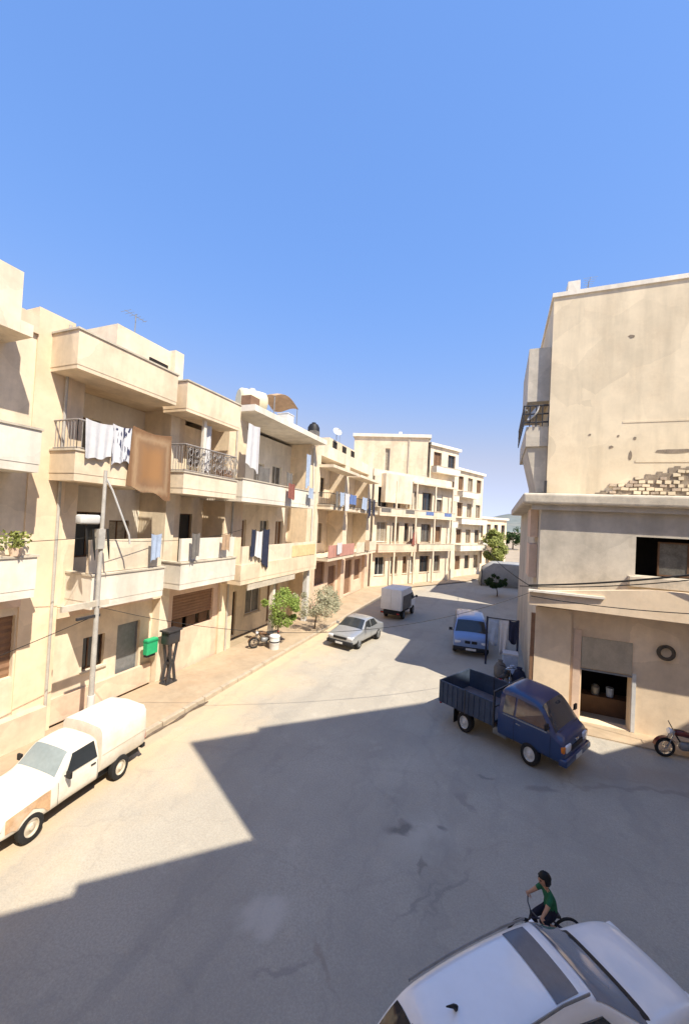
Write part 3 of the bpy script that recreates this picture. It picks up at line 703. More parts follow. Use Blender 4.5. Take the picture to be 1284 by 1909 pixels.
# ledge slab between lower and upper storeys
led = MB(); led.box(.85 - 1.55, 14 - 1.55, -.4, 14.8, 8.22, 8.66); lo = led.obj('ledge_slab', slabc, h.root); md = lo.modifiers.new('b', 'BEVEL'); md.width = .1; md.segments = 3; evaluated(lo)
led = MB(); led.box(1.2 - 1.55, 14 - 1.55, -.2, -.003, 8.02, 8.218); led.obj('ledge_soffit', greyc, h.root)
# upper wall set back
h.box('upper_wall', 2.0, 14, 3.0, 14.8, 8.64, 18.2, bigwall)
h.box('roof_coping', 1.93, 14, 2.93, 14.9, 18.203, 18.4, offw); h.box('roof_stub', 2.55, 3.05, 2.95, 3.6, 18.403, 18.85, offw)
h.box('string_course', 4.9, 14, 2.982, 2.997, 12.12, 12.2, bigwall)
h.box('string_course', 5.4, 14, 2.98, 2.997, 10.37, 10.47, bigwall)
for (x, z, wx, wz) in ((5.0, 15.9, .22, .14), (3.6, 11.6, .12, .09), (4.4, 11.0, .18, .13), (4.7, 11.5, .1, .1), (5.3, 11.35, .12, .14), (5.15, 10.4, .12, .5), (6.2, 10.75, 1.2, .2)):
    b = MB(); n = 9; hr = random.Random(int(x * 77 + z * 13)); q = [(x + wx / 2 + wx * .55 * math.cos(k * 6.283 / n) * hr.uniform(.65, 1.15) - 1.55, z + wz / 2 + wz * .55 * math.sin(k * 6.283 / n) * hr.uniform(.6, 1.2)) for k in range(n)]
    b.add([(px, 2.985, pz) for px, pz in q] + [(px, 2.999, pz) for px, pz in q], [tuple(range(n))] + [(k, (k + 1) % n, n + (k + 1) % n, n + k) for k in range(n)]); b.obj('wall_hole', brickd, h.root)
# exposed bricks
bp_ = MB(); rng = random.Random(3)
pts = []
for i in range(25):
    x = 3.35 + (8.2 - 3.35) * i / 24
    pts.append((x, 8.66, min(10.1, 8.72 + (x - 3.35) * .42) + rng.uniform(-.13, .16)))
for (x0, z0, z1), (x1, _, z2) in zip(pts, pts[1:]):
    bp_.box(x0 - 1.55, x1 - 1.55 - .001, 2.972, 2.997, z0, min(z1, 10.2))
patch = bp_.obj('bare_brick_patch', brickd, h.root)
pb = MB(); pb.box(-.135, .135, -.05, .03, -.068, .068); pm_ = pb.mesh('brick', brickm)
pb2 = MB(); pb2.box(-.135, .135, -.05, .03, -.068, .068); pm2 = pb2.mesh('brick', bigwall)
row = 0; z = 8.74
while z < 10.05:
    x = 3.4 + (row % 2) * .15
    while x < 8.2:
        lim = 8.72 + (x - 3.35) * .42
        if z < lim + rng.uniform(-.3, .22) and rng.random() < .68:
            o = bpy.data.objects.new('brick', pm_ if rng.random() < .3 else pm2); C.objects.link(o); o.parent = patch
            o.location = (x - 1.55, 2.965 + rng.uniform(-.012, .02), z + rng.uniform(-.008, .008)); o.rotation_euler = (0, rng.uniform(-.12, .12), rng.uniform(-.1, .1)); o.scale = (rng.uniform(.6, 1.1), 1, rng.uniform(.7, 1.15))
        x += .3
    z += .155; row += 1
# canopy over the workshop: slab with a deep fascia, slightly bowed
cb = MB(); V = []; n = 14; Fs = []
for i in range(n + 1):
    x = 1.2 + (14 - 1.2) * i / n - 1.55; bow = -.8 - .2 * math.sin(min(1, i / 7) * math.pi * .5)
    top = 4.86 + min(.5, .12 * i)
    V += [(x, -.003, 4.36), (x, bow, 4.36), (x, bow, top), (x, bow + .16, top + .002), (x, bow + .17, 4.78), (x, -.003, 4.8)]
for i in range(n):
    for k in range(6): a = i * 6; Fs.append((a + k, a + (k + 1) % 6, a + 6 + (k + 1) % 6, a + 6 + k))
Fs += [tuple(range(6)), tuple(n * 6 + k for k in range(5, -1, -1))]
cb.add(V, Fs); cb.obj('canopy', tan, h.root)
cb = MB(); cb.box(1.15 - 1.55, 3.6 - 1.55, -.98, -.82, 4.87, 4.95); cb.obj('canopy_edge_strip', offw, h.root)
# street-side balconies seen edge-on
for (y0, y1_, z, ap, pr, mt_) in ((3.3, 8.0, 13.4, 2.6, .95, greyc), (3.2, 9.0, 11.2, .95, .95, greyc)):
    b = MB(); b.box(2.0 - pr - 1.55, 1.995 - 1.55, y0, y1_, z, z + .2); bo = b.obj('balcony', mt_, h.root)
    b = MB(); b.box(2.0 - pr - 1.55, 2.0 - pr + .12 - 1.55, y0 + .12, y1_, z + .203, z + ap); b.box(2.0 - pr - 1.55, 1.99 - 1.55, y0, y0 + .118, z + .203, z + ap); b.obj('parapet', mt_, bo)
b = MB(); xa, xb = .92 - 1.55, 1.99 - 1.55
for zz in (12.35, 12.75, 13.15):
    b.tube([(xb, 3.15, zz), (xa, 3.15, zz), (xa, 8.5, zz)], .04, 6)
for q in range(5): b.tube([(xa + (xb - xa) * q / 4, 3.15, 12.15), (xa + (xb - xa) * q / 4, 3.15, 13.15)], .03, 6)
for q in range(12): b.tube([(xa, 3.15 + q * .48, 12.15), (xa, 3.15 + q * .48, 13.15)], .025, 5)
b.obj('railing', metald, h.root)
b = MB(); b.add([(1.1 - 1.55, 3.3, 11.19), (1.99 - 1.55, 3.3, 11.19), (1.99 - 1.55, 3.3, 9.0), (1.62 - 1.55, 3.3, 9.0), (1.1 - 1.55, 7, 11.19), (1.99 - 1.55, 7, 11.19), (1.99 - 1.55, 7, 9.0), (1.62 - 1.55, 7, 9.0)],
             [(0, 1, 2, 3), (7, 6, 5, 4), (0, 3, 7, 4), (0, 4, 5, 1), (1, 5, 6, 2), (3, 2, 6, 7)]); b.obj('corbel', greyc, h.root)
h.box('drain_pipe', 1.9, 1.99, 2.7, 2.99, 8.63, 9.5, metald)
for (z0, z1) in ((6.9, 8.1), (5.2, 6.6)):
    h.box('side_box', 1.25, 1.546, 1.0, 2.6, z0, z1, rosy)
h.box('side_post', 1.36, 1.5, -.08, .1, .05, 3.9, shutterb)

# tyre hanging on the workshop wall
def tyre(name, R_, r_, mt_, axis='y', n=24):
    b = MB(); prof = []
    for k in range(13):
        a = k * 2 * math.pi / 12; prof.append((R_ + r_ * math.cos(a), r_ * 1.1 * math.sin(a)))
    b.lathe(prof, axis=axis, n=n); return b.obj(name, mt_, smooth=True, ang=80)
t_ = tyre('spare_tyre', .22, .06, mat('old_rubber', (.10, .085, .065), rough=.9, var=.3, scale=6)); t_.location = (5.68, 17.07, 3.1); tag(t_, 'dark tyre hung high on the workshop wall beside the shutter', 'tyre')
# things seen in the dark workshop
b = MB(); b.box(3.2, 5.2, 18.3, 18.9, .0, .7); tag(b.obj('workbench', woodb), 'dark low workbench just inside the workshop door', 'workbench')
b = MB(); b.lathe([(0, 0), (.14, 0), (.15, .3), (.05, .42), (0, .42)], (3.9, 18.55, .701)); tag(b.obj('gas_bottle', metalg, smooth=True), 'grey gas bottle on the workshop bench', 'gas bottle')
b = MB(); b.lathe([(0, 0), (.12, 0), (.14, .35), (0, .36)], (4.4, 18.55, .701)); tag(b.obj('bucket', clothl, smooth=True), 'pale bucket on the workshop bench by the jamb', 'bucket')

block('apartment_house', 'unseen house added behind the corner building to shade the far road', 3.4, 37.0, 0, 9, 10, 14.5, cream2, 4, 3)  # hidden house, added so that its shadow covers the far road
# ---- the house the camera looks out from (casts the big shadow)
d = Vector((.72, .694, 0)); n_ = Vector((-.694, .72, 0)); n0 = -.45
cang = math.atan2(d.y, d.x)
o_ = n_ * n0
h = House('apartment_house', 'large house behind the white crossover, its roof shading the road', 'building', (o_.x, o_.y), cang)
sc_ = .945; disp = .946
zlow = (8.4 - n0) / disp * math.tan(ELEV); ztall = (12.85 - n0) / disp * math.tan(ELEV)
a0 = (4.13 - .295 * n0) / .946; a1 = (14.6 - .295 * n0) / .946
# local y here points along +n (left-hand normal), so the body lies at negative y
def cbx(name, x0, x1, y0, y1, z0, z1, mt_):
    b = MB(); b.box(x0, x1, y0, y1, z0, z1); return b.obj(name, mt_, h.root)
cbx('wall', -14, 30, -11, 0, 0, zlow, cream2)
b = MB(); zl = zlow + .003; k_ = .295 / .946
P_ = [(a0, -.003), (a1, -.003), (a1, -8), (a0 + 8 * k_ + .2, -8)]  # unseen roof room, its end skewed along the sun to shape the shadow
b.add([(x, y, zl) for x, y in P_] + [(x, y, ztall) for x, y in P_], [(0, 1, 2, 3), (7, 6, 5, 4), (0, 4, 5, 1), (1, 5, 6, 2), (2, 6, 7, 3), (3, 7, 4, 0)]); b.obj('roof_room', cream, h.root)
cbx('parapet', 1.2, a0 - .003, -.25, -.004, zlow + .003, zlow + .32, cream2); cbx('parapet', a0 + 2.2, a1 - .2, -.25, -.004, ztall + .003, ztall + .3, cream2)  # unseen parapet pieces, added to put steps in the shadow's edge

# ------------------------------------------------------------------ vehicles
def interp(st, x, k):
    st = sorted(st)
    if x <= st[0][0]: return st[0][k]
    for a, c in zip(st, st[1:]):
        if a[0] <= x <= c[0]: return a[k] + (c[k] - a[k]) * (x - a[0]) / (c[0] - a[0])
    return st[-1][k]
class Shell:
    """lofted body: stations (x, top z, width factor); sides lean in above the belt"""
    def __init__(s, st, sill, belt, hw, tum=.22, bulge=.02):
        s.st, s.sill, s.belt, s.hw, s.tum, s.bulge, s.bvh = sorted(st), sill, belt, hw, tum, bulge, None
    def side(s, x, z):
        w_ = s.hw * interp(s.st, x, 2)
        if z <= s.belt: return w_ * (1 + s.bulge * math.sin(max(0, min(1, (z - s.sill) / (s.belt - s.sill))) * math.pi))
        return w_ * (1 - s.tum * (z - s.belt))
    def build(s, name, mt_, parent, sub=1, rounded=.07):
        b = MB(); V = []; Fs = []; nr = 0
        for (x, zt, wf) in s.st:
            w_ = s.hw * wf; zb = s.sill; bl = min(s.belt, zt - .10)
            te = w_ * (1 - s.tum * max(0, zt - .06 - s.belt))
            ring = [(0, zb), (w_ * .88, zb), (w_, zb + .06), (w_ * (1 + s.bulge), (zb + bl) / 2), (w_, bl), (te, zt - rounded), (te - .07, zt - .012), (te * .5, zt + .012), (0, zt + .018)]
            full = [(y, z) for y, z in ring] + [(-y, z) for y, z in ring[-2:0:-1]]
            nr = len(full); V += [(x, y, z) for y, z in full]
        ns = len(s.st)
        for i in range(ns - 1):
            for k in range(nr): Fs.append((i * nr + k, i * nr + (k + 1) % nr, (i + 1) * nr + (k + 1) % nr, (i + 1) * nr + k))
        Fs += [tuple(range(nr)), tuple((ns - 1) * nr + k for k in range(nr - 1, -1, -1))]
        b.add(V, Fs); o = b.obj(name, mt_, parent, smooth=True, ang=50)
        if sub:
            cr = o.data
            md = o.modifiers.new('s', 'SUBSURF'); md.levels = md.render_levels = sub; evaluated(o)
        s.bvh = BVHTree.FromPolygons([v.co.copy() for v in o.data.vertices], [tuple(p.vertices) for p in o.data.polygons])
        return o
    def panel(s, poly, mt_, name, parent, side=1, off=.006, th=.0):
        """flat-shaded pane lying on the leaning side, poly in (x, z)"""
        b = MB(); V = []
        for (x, z) in poly:
            hit = s.bvh.ray_cast(Vector((x, side * 3, z)), Vector((0, -side, 0)))[0] if s.bvh else None
            V.append((x, hit.y + side * .022 if hit else side * (s.side(x, z) + off), z))
        b.add(V, [tuple(range(len(poly)))])
        n = len(V); V2 = [(x, y - side * .06, z) for x, y, z in V]
        b.v += V2
        for k in range(n): b.f.append([k, (k + 1) % n, n + (k + 1) % n, n + k]); b.mi.append(0)
        return b.obj(name, mt_, parent)
    def cross(s, xa, xb, inset, mt_, name, parent, lift=.012, n=10, rows=8, bot=0.0, top=0.0):
        """windscreen-like pane following the top between stations xa and xb"""
        b = MB(); V = []; Fs = []
        for j in range(rows + 1):
            x = xa + (xb - xa) * j / rows; zt = interp(s.st, x, 1)
            te = s.hw * interp(s.st, x, 2) * (1 - s.tum * max(0, zt - .06 - s.belt)) - inset
            for i in range(n + 1):
                u = -1 + 2 * i / n
                hit = s.bvh.ray_cast(Vector((x, u * te, 5)), Vector((0, 0, -1))) if s.bvh else (None,)
                V.append(tuple(hit[0] + hit[1].normalized() * .008) if hit[0] is not None else (x, u * te, zt + lift))
        for j in range(rows):
            for i in range(n): a = j * (n + 1) + i; Fs.append((a, a + 1, a + n + 2, a + n + 1))
        b.add(V, Fs); return b.obj(name, mt_, parent, smooth=True)
WHEEL = {}
def wheel(parent, x, y, r, w_, rimm=metalg, spokes=5, rr=.62):
    key = (r, w_, rimm.name, spokes, rr)
    s = 1 if y > 0 else -1
    if key not in WHEEL:
        b = MB(); b.lathe([(r * rr, -w_ / 2), (r * .9, -w_ / 2), (r * .985, -w_ * .4), (r, -w_ * .2), (r, w_ * .2), (r * .985, w_ * .4), (r * .9, w_ / 2), (r * rr, w_ / 2), (r * rr, -w_ / 2)], axis='y', n=28)
        q = MB(); q.lathe([(r * rr * 1.01, -w_ * .42), (r * rr * 1.01, w_ * .46), (r * rr * .92, w_ * .46), (r * rr * .86, w_ * .2), (r * .22, w_ * .36), (r * .16, w_ * .5), (0, w_ * .5)], axis='y', n=28)
        for k in range(spokes):
            a = k * 2 * math.pi / spokes; c, d_ = math.sin(a), math.cos(a)
            q.tube([(c * r * .16, w_ * .46, d_ * r * .16), (c * r * rr * .88, w_ * .42, d_ * r * rr * .88)], r * .055, 5)
        WHEEL[key] = (b.mesh('wheel', rubber, True, 40), q.mesh('rim', rimm, True, 40))
    o = bpy.data.objects.new('wheel', WHEEL[key][0]); C.objects.link(o); o.parent = parent; o.location = (x, y, r)
    if s < 0: o.rotation_euler = (0, 0, math.pi)
    q = bpy.data.objects.new('rim', WHEEL[key][1]); C.objects.link(q); q.parent = o
    return o
def arches(body, xs, r, hw):
    b = MB()
    for x in xs:
        for sd in (1, -1):
            b.lathe([(0, sd * (hw - .22)), (r, sd * (hw - .22)), (r, sd * (hw + .3)), (0, sd * (hw + .3))], (x, 0, r * .86), axis='y', n=24)
    c = b.obj('arch', blackpl); cut(body, c)
    body.data.materials.clear() if False else None
def part(name, mt_, parent, *boxes, bev=0.0):
    b = MB()
    for q in boxes: b.box(*q)
    o = b.obj(name, mt_, parent)
    if bev:
        md = o.modifiers.new('b', 'BEVEL'); md.width = bev; md.segments = 2; evaluated(o); sharpen(o.data, 60)
    return o
def mirror(parent, x, y, z, mt_=blackpl):
    s = 1 if y > 0 else -1
    b = MB(); b.tube([(x, y - s * .1, z - .05), (x, y + s * .05, z)], .018, 5); b.cbox(x, y + s * .13, z + .03, .07, .17, .16)
    o = b.obj('mirror', mt_, parent); md = o.modifiers.new('b', 'BEVEL'); md.width = .02; md.segments = 2; evaluated(o)
def seams(shell, parent, xs, z0, z1, mt_=blackpl):
    for x in xs:
        for sd in (1, -1):
            b = MB(); zs = [z0 + (z1 - z0) * k / 6 for k in range(7)]
            for za, zb in zip(zs, zs[1:]):
                ya, yb = shell.side(x, za) + .0035, shell.side(x, zb) + .0035
                b.quad((x - .006, sd * ya, za), (x + .006, sd * ya, za), (x + .006, sd * yb, zb), (x - .006, sd * yb, zb))
            b.obj('door_seam', mt_, parent)
def handles(shell, parent, pts, mt_):
    for (x, z) in pts:
        for sd in (1, -1):
            y = sd * (shell.side(x, z) + .012); part('door_handle', mt_, parent, (x - .08, x + .08, y - .014, y + .014, z - .014, z + .014))

# ---- white pickup with canopy (left)
def pickup():
    r_ = empty('pickup_truck', (-9.72, 6.55, 0), R(-90 + 3), (.75, .86, .93))
    tag(r_, 'dusty white pickup with enclosed white cargo box and a bare rusty-orange front wing', 'pickup')
    hw = .83
    cabst = [(2.38, .70, .86), (2.33, .84, .92), (2.2, .93, .96), (1.7, .99, 1), (1.05, 1.05, 1), (.92, 1.10, 1), (.52, 1.5, .97), (.38, 1.565, .97), (-.35, 1.60, .97), (-.48, 1.56, .97), (-.52, 1.1, .99)]
    sh = Shell(cabst, .38, 1.02, hw, .28)
    body = sh.build('body', pdust, r_); arches(body, [1.55], .40, hw); sharpen(body.data, 40)
    sh.cross(.90, .44, .10, mat('windscreen_pale_sky', (.27, .32, .33), rough=.12, var=.1, spec=.8, coat=.4), 'windscreen', r_, .012)  # pale base colour stands for sky reflected in the windscreen
    for sd in (1, -1):
        sh.panel([(.62, 1.06), (.36, 1.46), (-.36, 1.48), (-.42, 1.06)], glassd, 'side_window', r_, sd)
        b = MB(); V = []
        # rusty replacement wing over the front wheel
        xs = [2.22, 2.05, 1.95, 1.82, 1.55, 1.28, 1.15, 1.08]; rad = .43
        bot = [.55, .55, .5 + .0, .64, .77, .64, .5, .5]; V = [(x, sd * (sh.side(x, .7) + .008), z) for x, z in zip(xs, bot)] + [(x, sd * (sh.side(x, .9) + .008), min(.955, interp(cabst, x, 1) - .07)) for x in xs]
        n = len(xs)
        b.add(V, [(k, k + 1, n + k + 1, n + k) for k in range(n - 1)]); b.obj('front_wing', prust if sd > 0 else pdust, r_)
    bx = MB()
    prof = [(-.74, .55), (-.80, .62), (-.83, 1.0), (-.80, 1.62), (-.70, 1.74), (0, 1.79), (.70, 1.74), (.80, 1.62), (.83, 1.0), (.80, .62), (.74, .55)]
    sts = [(-.56, 1.0), (-.62, 1.0), (-2.2, 1.0), (-2.38, .995), (-2.42, .97)]
    V = [(x, y * k, .55 + (z - .55) * k) for x, k in sts for y, z in prof]; n = len(prof)
    Fs = [(i * n + k, i * n + (k + 1) % n, (i + 1) * n + (k + 1) % n, (i + 1) * n + k) for i in range(len(sts) - 1) for k in range(n)] + [tuple(range(n)), tuple(range((len(sts) - 1) * n, len(sts) * n))]
    bx.add(V, Fs); box_ = bx.obj('cargo_box', pdust, r_, True, 40); arches(box_, [-1.35], .40, hw); sharpen(box_.data, 38)
    for sd in (1, -1): part('box_seam', slabc, r_, (-2.40, -.58, sd * .835 - .0035, sd * .835 + .0035, 1.0, 1.03))
    part('chassis', blackpl, r_, (-2.35, 2.2, -.6, .6, .3, .56))
    part('front_bumper', blackpl, r_, (2.30, 2.46, -.78, .78, .42, .60), bev=.03); part('grille', blackpl, r_, (2.34, 2.385, -.5, .5, .64, .78))
    for sd in (1, -1):
        part('headlight', lampg, r_, (2.28, 2.385, sd * .67 - .13, sd * .67 + .13, .64, .79), bev=.02)
        mirror(r_, .66, sd * .84, 1.1)
        part('tail_light', redg, r_, (-2.44, -2.40, sd * .72 - .07, sd * .72 + .07, .72, .98))
    part('rear_bumper', blackpl, r_, (-2.52, -2.36, -.74, .74, .42, .55), bev=.02)
    seams(sh, r_, (.86, -.44), .45, 1.0); handles(sh, r_, [(-.28, .93)], blackpl)
    for x in (1.55, -1.35):
        for sd in (1, -1): wheel(r_, x, sd * .74, .34, .2, slabc, 0, .6)
pickup()

# ---- dark blue flatbed truck
tglass = mat('vehicle_glass', (0.045, 0.055, 0.07), rough=0.06, var=0.3, scale=1.6, spec=0.9, coat=0.6)
def truck():
    r_ = empty('flatbed_truck', (.58, 14.66, 0), R(-28), (.86, 1.15, 1.10))
    tag(r_, 'dark blue light truck with drop-side cargo bed, parked before the workshop', 'truck')
    hw = .83
    st = [(2.47, .74, .86), (2.45, .93, .93), (2.38, 1.03, .97), (2.28, 1.08, .99), (2.16, 1.13, 1), (1.95, 1.38, .99), (1.74, 1.61, .98), (1.58, 1.73, .975), (1.3, 1.82, .97), (.45, 1.86, .97), (.22, 1.83, .97), (.12, 1.72, .97), (.09, 1.2, .98)]
    sh = Shell(st, .42, 1.1, hw, .20)
    body = sh.build('cab', pblue, r_, 2, .12); arches(body, [1.32], .39, hw); sharpen(body.data, 40)
    sh.cross(2.13, 1.60, .10, tglass, 'windscreen', r_, .036, 10, 10)
    for sd in (1, -1):
        sh.panel([(1.98, 1.17), (1.70, 1.50), (1.5, 1.62), (.80, 1.67), (.78, 1.17)], tglass, 'side_window', r_, sd, .012)
        sh.panel([(.70, 1.17), (.72, 1.67), (.34, 1.66), (.30, 1.17)], tglass, 'rear_side_window', r_, sd, .012)
        part('headlight', lampg, r_, (2.36, 2.50, sd * .56 - .15, sd * .56 + .15, .72, .92), bev=.04)
        part('indicator', orangeg, r_, (2.33, 2.46, sd * .765 - .05, sd * .765 + .05, .74, .90), bev=.02)
        mirror(r_, 1.95, sd * .84, 1.3)
        part('door_trim', chrome, r_, *[(x, x + .1, sd * (sh.side(x, 1.12) + .004) - .008, sd * (sh.side(x, 1.12) + .004) + .008, 1.10, 1.135) for x in (.3, .4, .5, .6, .7, .8, .9, 1.0, 1.1, 1.2, 1.3, 1.4, 1.5, 1.6, 1.7, 1.8)])
    part('front_bumper', pblue, r_, (2.28, 2.55, -.82, .82, .40, .60), bev=.04); part('number_plate', metalw, r_, (2.55, 2.562, -.2, .2, .44, .56))
    part('bumper_corner', metalw, r_, (2.40, 2.565, .62, .835, .42, .55), bev=.02)
    part('grille', blackpl, r_, (2.42, 2.488, -.38, .38, .70, .82)); part('badge', chrome, r_, (2.44, 2.485, -.08, .08, .86, .93), bev=.01)
    part('wiper', blackpl, r_, (2.14, 2.18, -.55, .05, 1.13, 1.15)); part('wiper', blackpl, r_, (2.14, 2.18, .1, .6, 1.13, 1.15))
    seams(sh, r_, (.74, 2.02), .46, 1.08); handles(sh, r_, [(.9, 1.0)], chrome)
    # chassis and bed
    part('chassis', blackpl, r_, (-2.2, .9, -.42, .42, .42, .62)); part('fuel_tank', metalg, r_, (-.15, .4, -.72, -.46, .36, .6), bev=.03)
    bed = part('bed_floor', bedin, r_, (-2.45, -.02, -.84, .84, .64, .74))
    def board(x0, x1, y0, y1, name='side_board', mt_=pbluedull):
        o = part(name, mt_, r_, (x0, x1, y0, y1, .66, 1.36)); return o
    for sd in (1, -1):
        for xa, xb in ((-2.44, -1.26), (-1.22, -.04)):
            o = board(xa, xb, sd * .86 - .025, sd * .86 + .025)
            for k in range(5):
                x = xa + .12 + (xb - xa - .24) * k / 4; part('rib', pbluedull, o, (x - .03, x + .03, sd * .895 - .011, sd * .895 + .011, .68, 1.34))
        part('bed_post', metald, r_, (-1.26, -1.22, sd * .86 - .035, sd * .86 + .035, .62, 1.38)); part('bed_post', metald, r_, (-.035, .015, sd * .86 - .035, sd * .86 + .035, .62, 1.7))
        part('rear_mudguard', blackpl, r_, (-1.62, -.98, sd * .7 - .14, sd * .7 + .14, .60, .635))
    board(-2.5, -2.45, -.86, .86, 'tailgate')
    hb = part('headboard_frame', metald, r_, (-.03, .01, -.82, .82, .74, .8), (-.03, .01, -.82, .82, 1.2, 1.24), (-.03, .01, -.82, .82, 1.64, 1.7), (-.03, .01, -.3, -.26, .8, 1.2), (-.03, .01, .26, .3, .8, 1.2), (-.03, .01, -.3, -.26, 1.24, 1.64), (-.03, .01, .26, .3, 1.24, 1.64)); hb['kind'] = 'stuff'
    [part('mud_flap', rubber, r_, (-1.8, -1.78, sd * .65 - .15, sd * .65 + .15, .15, .6)) for sd in (1, -1)]
    for sd in (1, -1):
        part('tail_light', redg, r_, (-2.52, -2.48, sd * .68 - .1, sd * .68 + .1, .55, .64))
        wheel(r_, 1.32, sd * .72, .32, .2, metalw, 0, .62); wheel(r_, -1.3, sd * .70, .32, .24, metalw, 0, .62)
truck()

# ---- white SUV below the camera
def suv():
    r_ = empty('parked_car', (.78, 5.60, 0), R(46), (1.02, .755, 1.19))
    tag(r_, 'white hatchback crossover with roof rails and tinted sunroof, parked under the viewpoint', 'car')
    hw = .92
    st = [(2.28, .62, .70), (2.24, .78, .80), (2.12, .88, .90), (1.8, .97, .97), (1.2, 1.05, 1), (1.02, 1.09, 1), (.35, 1.50, .97), (.15, 1.585, .96), (-.4, 1.645, .96), (-1.1, 1.64, .96), (-1.6, 1.585, .95), (-1.82, 1.53, .94), (-2.1, 1.14, .95), (-2.2, 1.0, .93), (-2.25, .62, .9)]
    sh = Shell(st, .30, .98, hw, .40)
    body = sh.build('body', pw, r_, 2, .13); arches(body, [1.38, -1.38], .38, hw); sharpen(body.data, 35)
    sh.cross(1.02, .22, .085, mat('windscreen_sky_toned', (.20, .23, .28), rough=.06, var=.05, spec=.7, coat=.5), 'windscreen', r_, .024, rows=10)  # sky reflection is put into the glass colour, lighter than other panes
    sh.cross(-2.10, -1.84, .10, glassd, 'rear_window', r_, .03)
    sh.cross(1.12, 1.0, .02, blackpl, 'cowl', r_, .012, rows=2)
    # sunroof panel
    b = MB(); V = []; n = 10
    for j in range(5):
        x = .02 - .36 * j / 4; zt = interp(st, x, 1)
        for i in range(n + 1):
            u = -1 + 2 * i / n; hit = sh.bvh.ray_cast(Vector((x, u * .52, 5)), Vector((0, 0, -1))); V.append(tuple(hit[0] + Vector((0, 0, .008))))
    b.add(V, [(j * (n + 1) + i, j * (n + 1) + i + 1, (j + 1) * (n + 1) + i + 1, (j + 1) * (n + 1) + i) for j in range(4) for i in range(n)])
    b.obj('sunroof', mat('sunroof_glass', (.13, .14, .165), rough=.25, var=.1, scale=6, spec=.5), r_, True)
    for sd in (1, -1):
        b = MB(); b.tube([(x, sd * (hw * .96 * (1 - .4 * (interp(st, x, 1) - 1.04)) - .09), interp(st, x, 1) + .012) for x in (.12, 0, -.3, -.8, -1.2, -1.5, -1.7)], .016, 6)
        b.obj('roof_rail', metalg, r_, True)
        for poly in ([(.72, 1.05), (.24, 1.42), (-.28, 1.50), (-.30, 1.05)], [(-.38, 1.05), (-.36, 1.505), (-1.02, 1.505), (-1.12, 1.06)], [(-1.22, 1.08), (-1.14, 1.49), (-1.58, 1.43), (-1.82, 1.14)]):
            sh.panel(poly, glassd, 'side_window', r_, sd)
        mirror(r_, .72, sd * .90, .98, pw)
        part('tail_light', redg, r_, (-2.24, -2.06, sd * .76 - .1, sd * .76 + .1, .82, 1.08), bev=.04)
        part('headlight', lampg, r_, (2.02, 2.2, sd * .66 - .16, sd * .66 + .12, .72, .84), bev=.04)
    part('brake_light', redg, r_, (-1.90, -1.86, -.18, .18, 1.525, 1.555), bev=.01)
    b = MB(); b.tube([(-1.40, 0, 1.63), (-1.44, 0, 1.665), (-1.54, 0, 1.70)], [.03, .02, .006], 6); b.obj('antenna', blackpl, r_, True)
    part('rear_bumper', pw, r_, (-2.36, -2.16, -.82, .82, .34, .62), bev=.06); part('front_bumper', pw, r_, (2.14, 2.34, -.66, .66, .32, .58), bev=.06)
    part('underbody', blackpl, r_, (-2.1, 2.0, -.7, .7, .22, .34))
    for x in (.3, .78):
        part('wiper', blackpl, r_, (1.0, 1.04, x - .75, x - .2, 1.115, 1.13))
    seams(sh, r_, (.8, -.34, -1.16), .4, .97)
    for x in (1.38, -1.38):
        for sd in (1, -1): wheel(r_, x, sd * .80, .34, .22, metalg, 7, .68)
suv()

# ---- silver saloon
def saloon():
    r_ = empty('parked_car', (-7.62, 22.1, 0), R(-90 - 10), (.92, 1.05, 1.06))
    tag(r_, 'silver saloon car parked in the sun beside the left pavement', 'car')
    hw = .84
    st = [(2.12, .58, .84), (2.08, .70, .9), (1.95, .78, .96), (1.2, .88, 1), (.95, .92, 1), (.35, 1.30, .96), (.18, 1.36, .96), (-.6, 1.385, .96), (-.85, 1.34, .96), (-1.5, .98, .99), (-1.65, .95, 1), (-2.05, .90, .96), (-2.15, .6, .92)]
    sh = Shell(st, .28, .86, hw, .34); body = sh.build('body', psilver, r_); arches(body, [1.32, -1.25], .36, hw); sharpen(body.data, 35)
    sh.cross(.95, .27, .09, glassd, 'windscreen', r_); sh.cross(-1.5, -.92, .10, glassd, 'rear_window', r_)
    for sd in (1, -1):
        sh.panel([(.70, .92), (.30, 1.24), (-.14, 1.29), (-.16, .92)], glassd, 'side_window', r_, sd); sh.panel([(-.24, .92), (-.22, 1.29), (-.75, 1.27), (-1.05, .95)], glassd, 'side_window', r_, sd)
        part('headlight', lampg, r_, (1.98, 2.12, sd * .6 - .16, sd * .6 + .16, .56, .70), bev=.03); mirror(r_, .65, sd * .84, .95, psilver)
    part('grille', blackpl, r_, (2.06, 2.13, -.4, .4, .54, .66)); part('front_bumper', blackpl, r_, (2.02, 2.2, -.8, .8, .26, .46), bev=.04); part('number_plate', metalw, r_, (2.2, 2.21, -.22, .22, .31, .41))
    seams(sh, r_, (.75, -.2), .34, .85)
    for x in (1.32, -1.25):
        for sd in (1, -1): wheel(r_, x, sd * .74, .31, .19, metalg, 6, .64)
saloon()

